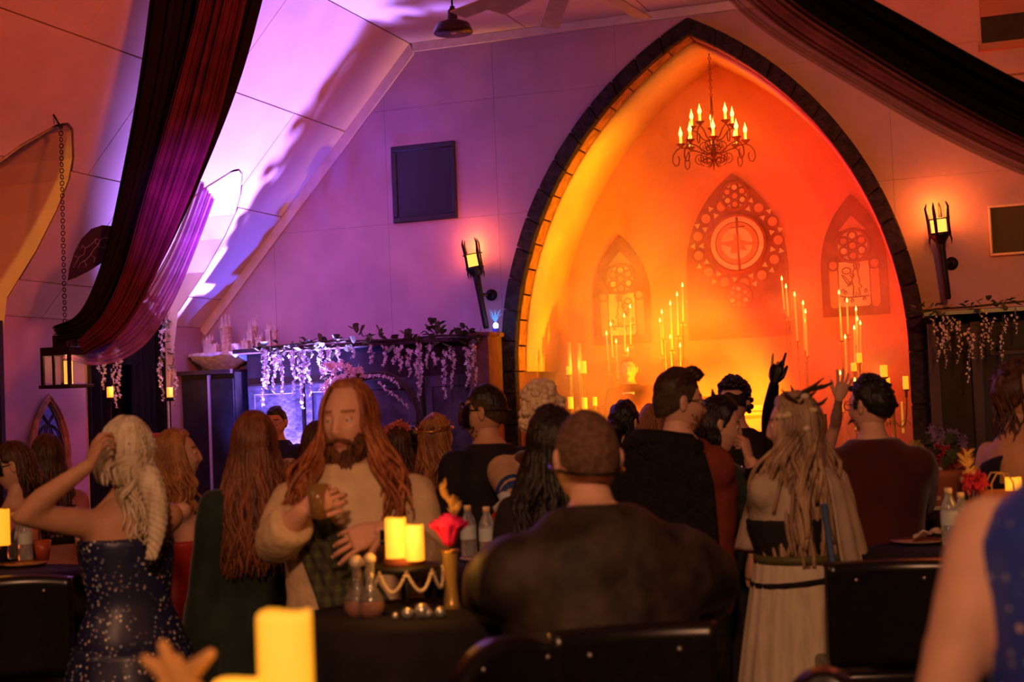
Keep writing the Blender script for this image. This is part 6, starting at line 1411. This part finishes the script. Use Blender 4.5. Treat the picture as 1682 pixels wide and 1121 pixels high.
# --- centre table
cA = bar_table('cloth-covered bar table with twin candles before the bearded person', 682, 1012, .36)
dA = 4.30
tA = at(664, 928, dA); rz = tA[2]
rs = tag(empty('riser_stand', (tA[0], tA[1], HT)), 'round black riser under the twin candles', 'stand')
MB().lathe([(.10, rz - .018), (.105, rz - .014), (.105, rz - .004), (.10, rz)], (tA[0], tA[1], 0), 30).build('plate', m_black, rs)
MB().lathe([(.10, HT + .002), (.10, HT + .014), (.03, HT + .02)], (tA[0], tA[1], 0), 24).build('base', m_black, rs)
for k in range(4):
    a = k * PI / 2 + .5; MB().tube([(tA[0] + math.cos(a) * .085, tA[1] + math.sin(a) * .085, rz - .015), (tA[0] + math.cos(a) * .085, tA[1] + math.sin(a) * .085, HT + .01)], .006, 6).build('leg', m_black, rs)
tag(MB().lathe([(.058, rz), (.062, rz + .004), (.060, rz + .020), (.056, rz + .022)], (tA[0], tA[1], 0), 24).build('wood_slice', mat('wood_slice', (.22, .06, .025), .6, .3, 12)), 'round wooden slice between the riser and the twin candles', 'wood slice')
table_candle('taller of the twin glowing candles on the centre table', 649, 850, dA, .128, .0315, 0); table_candle('shorter of the twin glowing candles on the centre table', 679, 862, dA - .035, .105, .029, 0)
lamp('table_candle_light', 'POINT', tuple(at(664, 872, dA - .16)), 1.6, (1, .38, .05), None, .03)
m_pearl = mat('pearl', (.62, .50, .32), .25, spec=.6)
bd = tag(empty('bead_garland', (tA[0], tA[1], HT)), 'string of pearl beads looped around the riser stand', 'beads')
for k in range(4):
    a0 = -2.6 + k * .75; b = MB()
    for i in range(18):
        t = i / 17; a = a0 + t * .75; zz = rz - .012 - .055 * math.sin(t * PI); b.ell((tA[0] + math.cos(a) * .112, tA[1] + math.sin(a) * .112, zz), .0055, nu=7, nv=5)
    b.build('bead_loop', m_pearl, bd)
for i, (x, y, r) in enumerate(((585, 924, .021), (607, 919, .018))):
    c = at(x, y, 4.22 - .02 * i); e = tag(empty('potion_bottle', (c[0], c[1], HT)), 'potion bottle with a pale ball stopper, %s of the two' % ('left' if i == 0 else 'right'), 'bottle')
    MB().lathe([(.030, HT + .003), (.040, HT + .03), (.036, HT + .06), (.014, HT + .095), (.012, c[2] - r * .8)], (c[0], c[1], 0), 16).build('flask', m_glass, e)
    MB().lathe([(.026, HT + .006), (.035, HT + .03), (.033, HT + .045)], (c[0], c[1], 0), 14).build('potion', mat('amber_potion', (.45, .12, .03), .2), e); MB().ell(c, r, nu=14, nv=10).build('ball_stopper', m_pearl, e)
for i, (x, y, r) in enumerate(((668, 965, .017), (692, 979, .022), (702, 984, .014), (722, 975, .016), (648, 983, .010), (686, 996, .008))):
    c = at(x, y, 4.12); c = np.array((c[0], c[1], HT + r + .004)); tag(MB().ell(c, (r, r, r), nu=14, nv=10).build('silver_bauble', mat('bauble_silver', (.65, .62, .55), .18, metal=.7)), ('small' if r < .012 else 'large' if r > .02 else 'mid-sized') + ' shiny bauble on the centre table, ' + ('first', 'second', 'third', 'fourth', 'fifth', 'sixth')[sorted((648, 668, 686, 692, 702, 722)).index(x)] + ' from the left', 'bauble', 'baubles on the centre table')
vc = at(742, 990, 4.3); vt = at(742, 906, 4.3)
vs2 = tag(empty('bud_vase', (vc[0], vc[1], HT)), 'gold-rimmed bud vase with a bright pink rose and dry plume', 'vase')
MB().lathe([(.030, HT + .004), (.022, HT + .02), (.018, HT + .08), (.024, vt[2] - .01), (.025, vt[2])], (vc[0], vc[1], 0), 16).build('vase', mat('vase_gold', (.55, .36, .10), .2, metal=.5), vs2)
MB().ring((vc[0], vc[1], vt[2]), .025, .005, None, 20, 6).build('rim', m_gold2, vs2)
rc3 = at(737, 872, 4.3); m_rose = mat('rose_petal', (.85, .03, .16), .5, .2, 20, emit=(.6, .01, .05), estr=0.0)
for ring_, (n_, rr, op) in enumerate(((4, .014, .15), (5, .026, .45), (6, .040, .8), (7, .052, 1.15))):
    for k in range(n_):
        a = 2 * PI * k / n_ + ring_ * .6
        def fn(u, v_, a=a, rr=rr, op=op):
            th = a + (u - .5) * 2.2 * (6.5 / (n_ + 2.5)); r_ = rr * (.25 + .75 * v_) * (1 + .12 * op * v_ ** 3); return rc3 + np.array((math.cos(th) * r_, math.sin(th) * r_, -.045 + .10 * v_ * (1 - .25 * op * v_) - .012 * (2 * u - 1) ** 2 * v_))
        MB().sheet(fn, 6, 5).build('petal', m_rose, vs2, solid=.0015)
MB().tube([(vc[0], vc[1], vt[2] - .03), rc3 - np.array((0, 0, .03))], .004, 6).build('stem', m_leaf, vs2)
b = MB(); g0, g1 = at(745, 850, 4.34), at(728, 797, 4.34)
for i in range(60):
    t = rnd(0, 1); c = lerp(g0, g1, t) + CR * .012 * math.sin(t * 7); b.tube([c, c + CR * rnd(-.03, .03) * (1.1 - t) + CU * .022], [.004, .0012], 4)
b.tube([(vc[0], vc[1], vt[2]), g0, g1], .003, 5); b.build('dry_plume', mat('plume_gold', (.62, .36, .10), .8), vs2)
# --- table behind with water bottles
bar_table('cloth-covered bar table with water bottles behind the rose vase', 790, 930, .34)
water_bottle('water bottle beside the pink rose', 771, 917); water_bottle('water bottle half hidden by the red cuff', 802, 921)
pc = onZ(788, 922, HT + .004); tag(MB().lathe([(.001, .0), (.05, .0), (.075, .010), (.077, .012), (.05, .004), (.001, .004)], pc + np.array((0, 0, .002)), 24).build('paper_plate', mat('paper_white', (.6, .5, .4), .8)), 'paper plate under the rear water bottles', 'plate')
# --- far left table
bar_table('cloth-covered bar table with bottles at the far left edge', 6, 946, .36)
water_bottle('clear bottle standing right at the far left table', 42, 922); water_bottle('clear bottle standing behind the left table candle', 24, 918)
table_candle('glowing pillar candle on the far left table', 2, 836, 6.0, .15, .033, 0)
cc_ = onZ(70, 920, HT + .004); tag(MB().lathe([(.028, 0), (.038, .085), (.036, .085), (.027, .004), (.001, .004)], cc_, 18).build('party_cup', mat('red_cup', (.55, .10, .04), .35, trans=.3)), 'translucent red plastic cup on the far left table', 'cup')
tag(MB().lathe([(.001, 0), (.08, 0), (.10, .012), (.102, .014), (.08, .004), (.001, .004)], onZ(40, 930, HT + .004), 24).build('snack_plate', mat('snack', (.5, .26, .06), .6, .4, 30)), 'plate of snacks between the far left bottles', 'plate')
bar_chair('black bar chair at the far left table', 16, 948, 5.2, 0, .42, .10)
# --- right tables
bar_table('cloth-covered bar table with a brown paper bag at the right edge', 1610, 905, .42)
water_bottle('clear water bottle in front of the brown paper bag', 1562, 897, .215); water_bottle('clear water bottle just right of the other by the bag', 1582, 892, .19)
bg0 = onZ(1647, 888, HT + .004); bgr = Matrix.Rotation(.25, 3, 'Z'); e = tag(empty('paper_bag', bg0), 'brown paper gift bag with twisted handles on the right table', 'bag')
def bagp(x, y, z): return bg0 + np.array(bgr @ Vector((x, y, z)))
hb = .19; R = [[bagp(*q, z) for q in ((-.08, -.045), (0, -.047), (.08, -.045), (.082, 0), (.08, .045), (0, .047), (-.08, .045), (-.078, 0))] for z in (0, .06, .12, hb)]
MB().rings(R + [[bagp(*q, hb - .004) for q in ((-.076, -.041), (0, -.043), (.076, -.041), (.078, 0), (.076, .041), (0, .043), (-.076, .041), (-.074, 0))], [bagp(*q, .01) for q in ((-.076, -.041), (0, -.043), (.076, -.041), (.078, 0), (.076, .041), (0, .043), (-.076, .041), (-.074, 0))]]).build('bag_body', mat('kraft_paper', (.40, .13, .045), .8, .12, 12), e, smooth=False)
for yy in (-.046, .046): MB().tube([bagp(-.04, yy, hb - .03), bagp(-.04, yy, hb + .03), bagp(-.02, yy, hb + .065), bagp(.02, yy, hb + .065), bagp(.04, yy, hb + .03), bagp(.04, yy, hb - .03)], .003, 6).build('handle', mat('twine', (.6, .35, .12), .8), e)
table_candle('glowing candle behind the brown paper bag', 1664, 784, 5.55, .12, .03, 0); lamp('bag_candle_light', 'POINT', tuple(at(1650, 790, 5.3)), .8, (1, .36, .05), None, .03)
vc = onZ(1598, 888, HT + .004); e = tag(empty('flower_vase', vc), 'beaded gold vase with a red rose and dry plume beside the bag', 'vase')
MB().lathe([(.03, 0), (.036, .03), (.02, .09), (.026, .15)], vc, 14).build('vase', m_gold2, e)
b = MB()
for i in range(60): a = rnd(0, 6.3); z = rnd(.01, .14); b.ell(vc + np.array((math.cos(a) * .036, math.sin(a) * .036, z)), .006, nu=6, nv=4)
b.build('beads', m_gold2, e)
rr = at(1603, 791, 5.5); b = MB()
for i in range(26): blossom(b, rr + np.array((rnd(-.03, .03), rnd(-.03, .03), rnd(-.025, .025))), .032)
b.build('rose', mat('deep_rose', (.45, .02, .05), .5), e, smooth=False)
b = MB(); g0, g1 = at(1588, 800, 5.5), at(1592, 745, 5.5)
for i in range(60):
    t = rnd(0, 1); c = lerp(g0, g1, t) + CR * .015 * math.sin(t * 6); b.tube([c, c + CR * rnd(-.035, .035) + CU * .025], [.005, .0015], 4)
b.tube([vc + np.array((0, 0, .12)), g0, g1], .003, 5); b.build('dry_plume', mat('plume_gold', (0, 0, 0)), e)
pp = onZ(1510, 893, HT + .004); e = tag(empty('plate_and_napkin', pp), 'paper plate with a crumpled napkin left of the water bottles', 'plate')
MB().lathe([(.001, 0), (.07, 0), (.105, .012), (.107, .014), (.07, .004), (.001, .004)], pp, 28).build('plate', mat('plate_pink', (.60, .36, .28), .7), e)
MB().sheet(lambda u, v_: pp + np.array((lerp(-.02, .09, u), lerp(-.05, .05, v_), .02 + .035 * abs(mnoise.noise((u * 3, v_ * 3, .5))) + .02 * u)), 10, 10).build('napkin', mat('napkin_white', (.62, .5, .42), .8), e)
bar_chair('black bar chair between the pale cloak and the blue sequin dress', 1458, 922, 4.75, 10, .40)
bar_table('cloth-covered bar table stacked with books behind the maroon coat', 1536, 846, .34)
for i, (x, w_, col, z) in enumerate(((1528, .17, (.55, .42, .28), 0), (1532, .16, (.30, .10, .06), .022), (1522, .14, (.60, .46, .22), .044))):
    c = onZ(x, 838, HT + .004); tag(MB().box((c[0], c[1], HT + .016 + z), (w_, .12, .021), Matrix.Rotation(.3 + .2 * i, 3, 'Z')).build('book', mat('book_%d' % i, col, .6), smooth=False, bevel=.002), ('bottom', 'middle', 'top')[i] + ' book in the small stack behind the maroon coat', 'book', 'books behind the maroon coat')
c = at(1538, 795, 7.1); e = tag(empty('picture_stand', (c[0], c[1], HT)), 'small framed sign standing by the stacked books', 'sign'); q = Matrix.Rotation(YAW, 3, 'Z')
MB().box((c[0], c[1], (HT + c[2]) / 2 + .05), (.09, .012, c[2] - HT + .06), q).build('frame', mat('sign_pale', (.6, .5, .45), .6), e, smooth=False); MB().box((c[0], c[1] - .008, (HT + c[2]) / 2 + .05), (.07, .006, c[2] - HT + .03), q).build('sign_face', mat('sign_dark', (.03, .01, .01), .5), e, smooth=False)
c = onZ(1556, 838, HT); e = tag(empty('flower_pot', c), 'terracotta pot with a red and violet bouquet beside the framed sign', 'flower pot')
MB().lathe([(.05, .02), (.075, .15), (.082, .16), (.082, .19), (.07, .19)], c, 18).build('pot', mat('terracotta', (.42, .12, .05), .8), e)
for k, (cl_, dx, dz, s_) in enumerate((((.45, .02, .04), 0, .27, .05), ((.30, .02, .03), -.07, .24, .045), ((.50, .10, .06), .06, .25, .045), ((.28, .16, .30), -.03, .36, .04), ((.24, .14, .28), .06, .34, .035), ((.42, .30, .08), -.12, .30, .03))):
    b = MB()
    for i in range(22): blossom(b, c + np.array((dx + rnd(-s_, s_), rnd(-s_, s_), dz + rnd(-s_, s_))), .026)
    b.build('flower_head', mat('bouquet_%d' % k, cl_, .6), e, smooth=False)
for i in range(26): put_leaf(e, c + np.array((rnd(-.1, .1), rnd(-.06, .06), rnd(.18, .32))), rnd(.05, .09), (rnd(-1, 1), rnd(-1, .2), rnd(0, 1)))
c = onZ(1520, 836, HT + .004); tag(MB().lathe([(.022, 0), (.024, .02), (.024, .11), (.009, .15), (.009, .19), (.011, .20)], c, 14).build('green_bottle', mat('green_glass', (.03, .25, .08), .15)), 'small green bottle behind the stacked books', 'bottle')
# --- chairs in front
bar_chair('black vinyl bar chair under the person in brocade', 1036, 1030, 3.45, 14, .40)
bar_chair('round-backed black bar chair left of the brocade jacket', 832, 1048, 3.35, 40, .36, .55)
bar_chair('round-backed black bar chair cut off at the bottom edge by the pale cloak', 1352, 1102, 2.9, -10, .20, .8)
# --- near table with the big blurred candle
bar_table('cloth-covered bar table right in front of the camera', 420, 1470, .45)
nt_ = at(466, 1003, 1.95); table_candle('big blurred glowing candle nearest to the camera', 466, 1003, 1.95, .22, .0365, 0); table_candle('short glowing candle left of the big blurred one', 392, 1117, 1.98, .13, .036, 0)
ns = tag(empty('riser_stand', (nt_[0], nt_[1], HT)), 'black riser under the big blurred candle', 'stand'); MB().lathe([(.12, nt_[2] - .235), (.125, nt_[2] - .225), (.12, nt_[2] - .221)], (nt_[0] - .03, nt_[1], 0), 24).build('plate', m_black, ns); MB().lathe([(.03, HT + .003), (.03, nt_[2] - .235)], (nt_[0] - .03, nt_[1], 0), 12).build('column', m_black, ns)
lamp('near_candle_light', 'POINT', tuple(at(450, 1010, 2.3)), .9, (1, .40, .06), None, .04)
fc_ = at(292, 1108, 2.0); e = tag(empty('dried_flower', (fc_[0], fc_[1], HT)), 'blurred tan dried flower at the bottom left edge', 'flower')
for k, (dx, dz) in enumerate(((-.045, .02), (-.02, .04), (.045, .028), (.02, .012), (.0, .02), (-.03, -.03), (.03, -.02))):
    MB().tube([fc_ - np.array((0, 0, .03)), fc_ + CR * dx * .6 + CU * dz * .4, fc_ + CR * dx + CU * dz], [.006, .013, .008], 7, round_ends=True).build('petal', mat('dry_petal', (.62, .34, .12), .8, .2, 20), e)
MB().tube([fc_ - np.array((0, 0, .03)), (fc_[0], fc_[1], HT + .01)], .004, 5).build('stem', m_leaf, e)
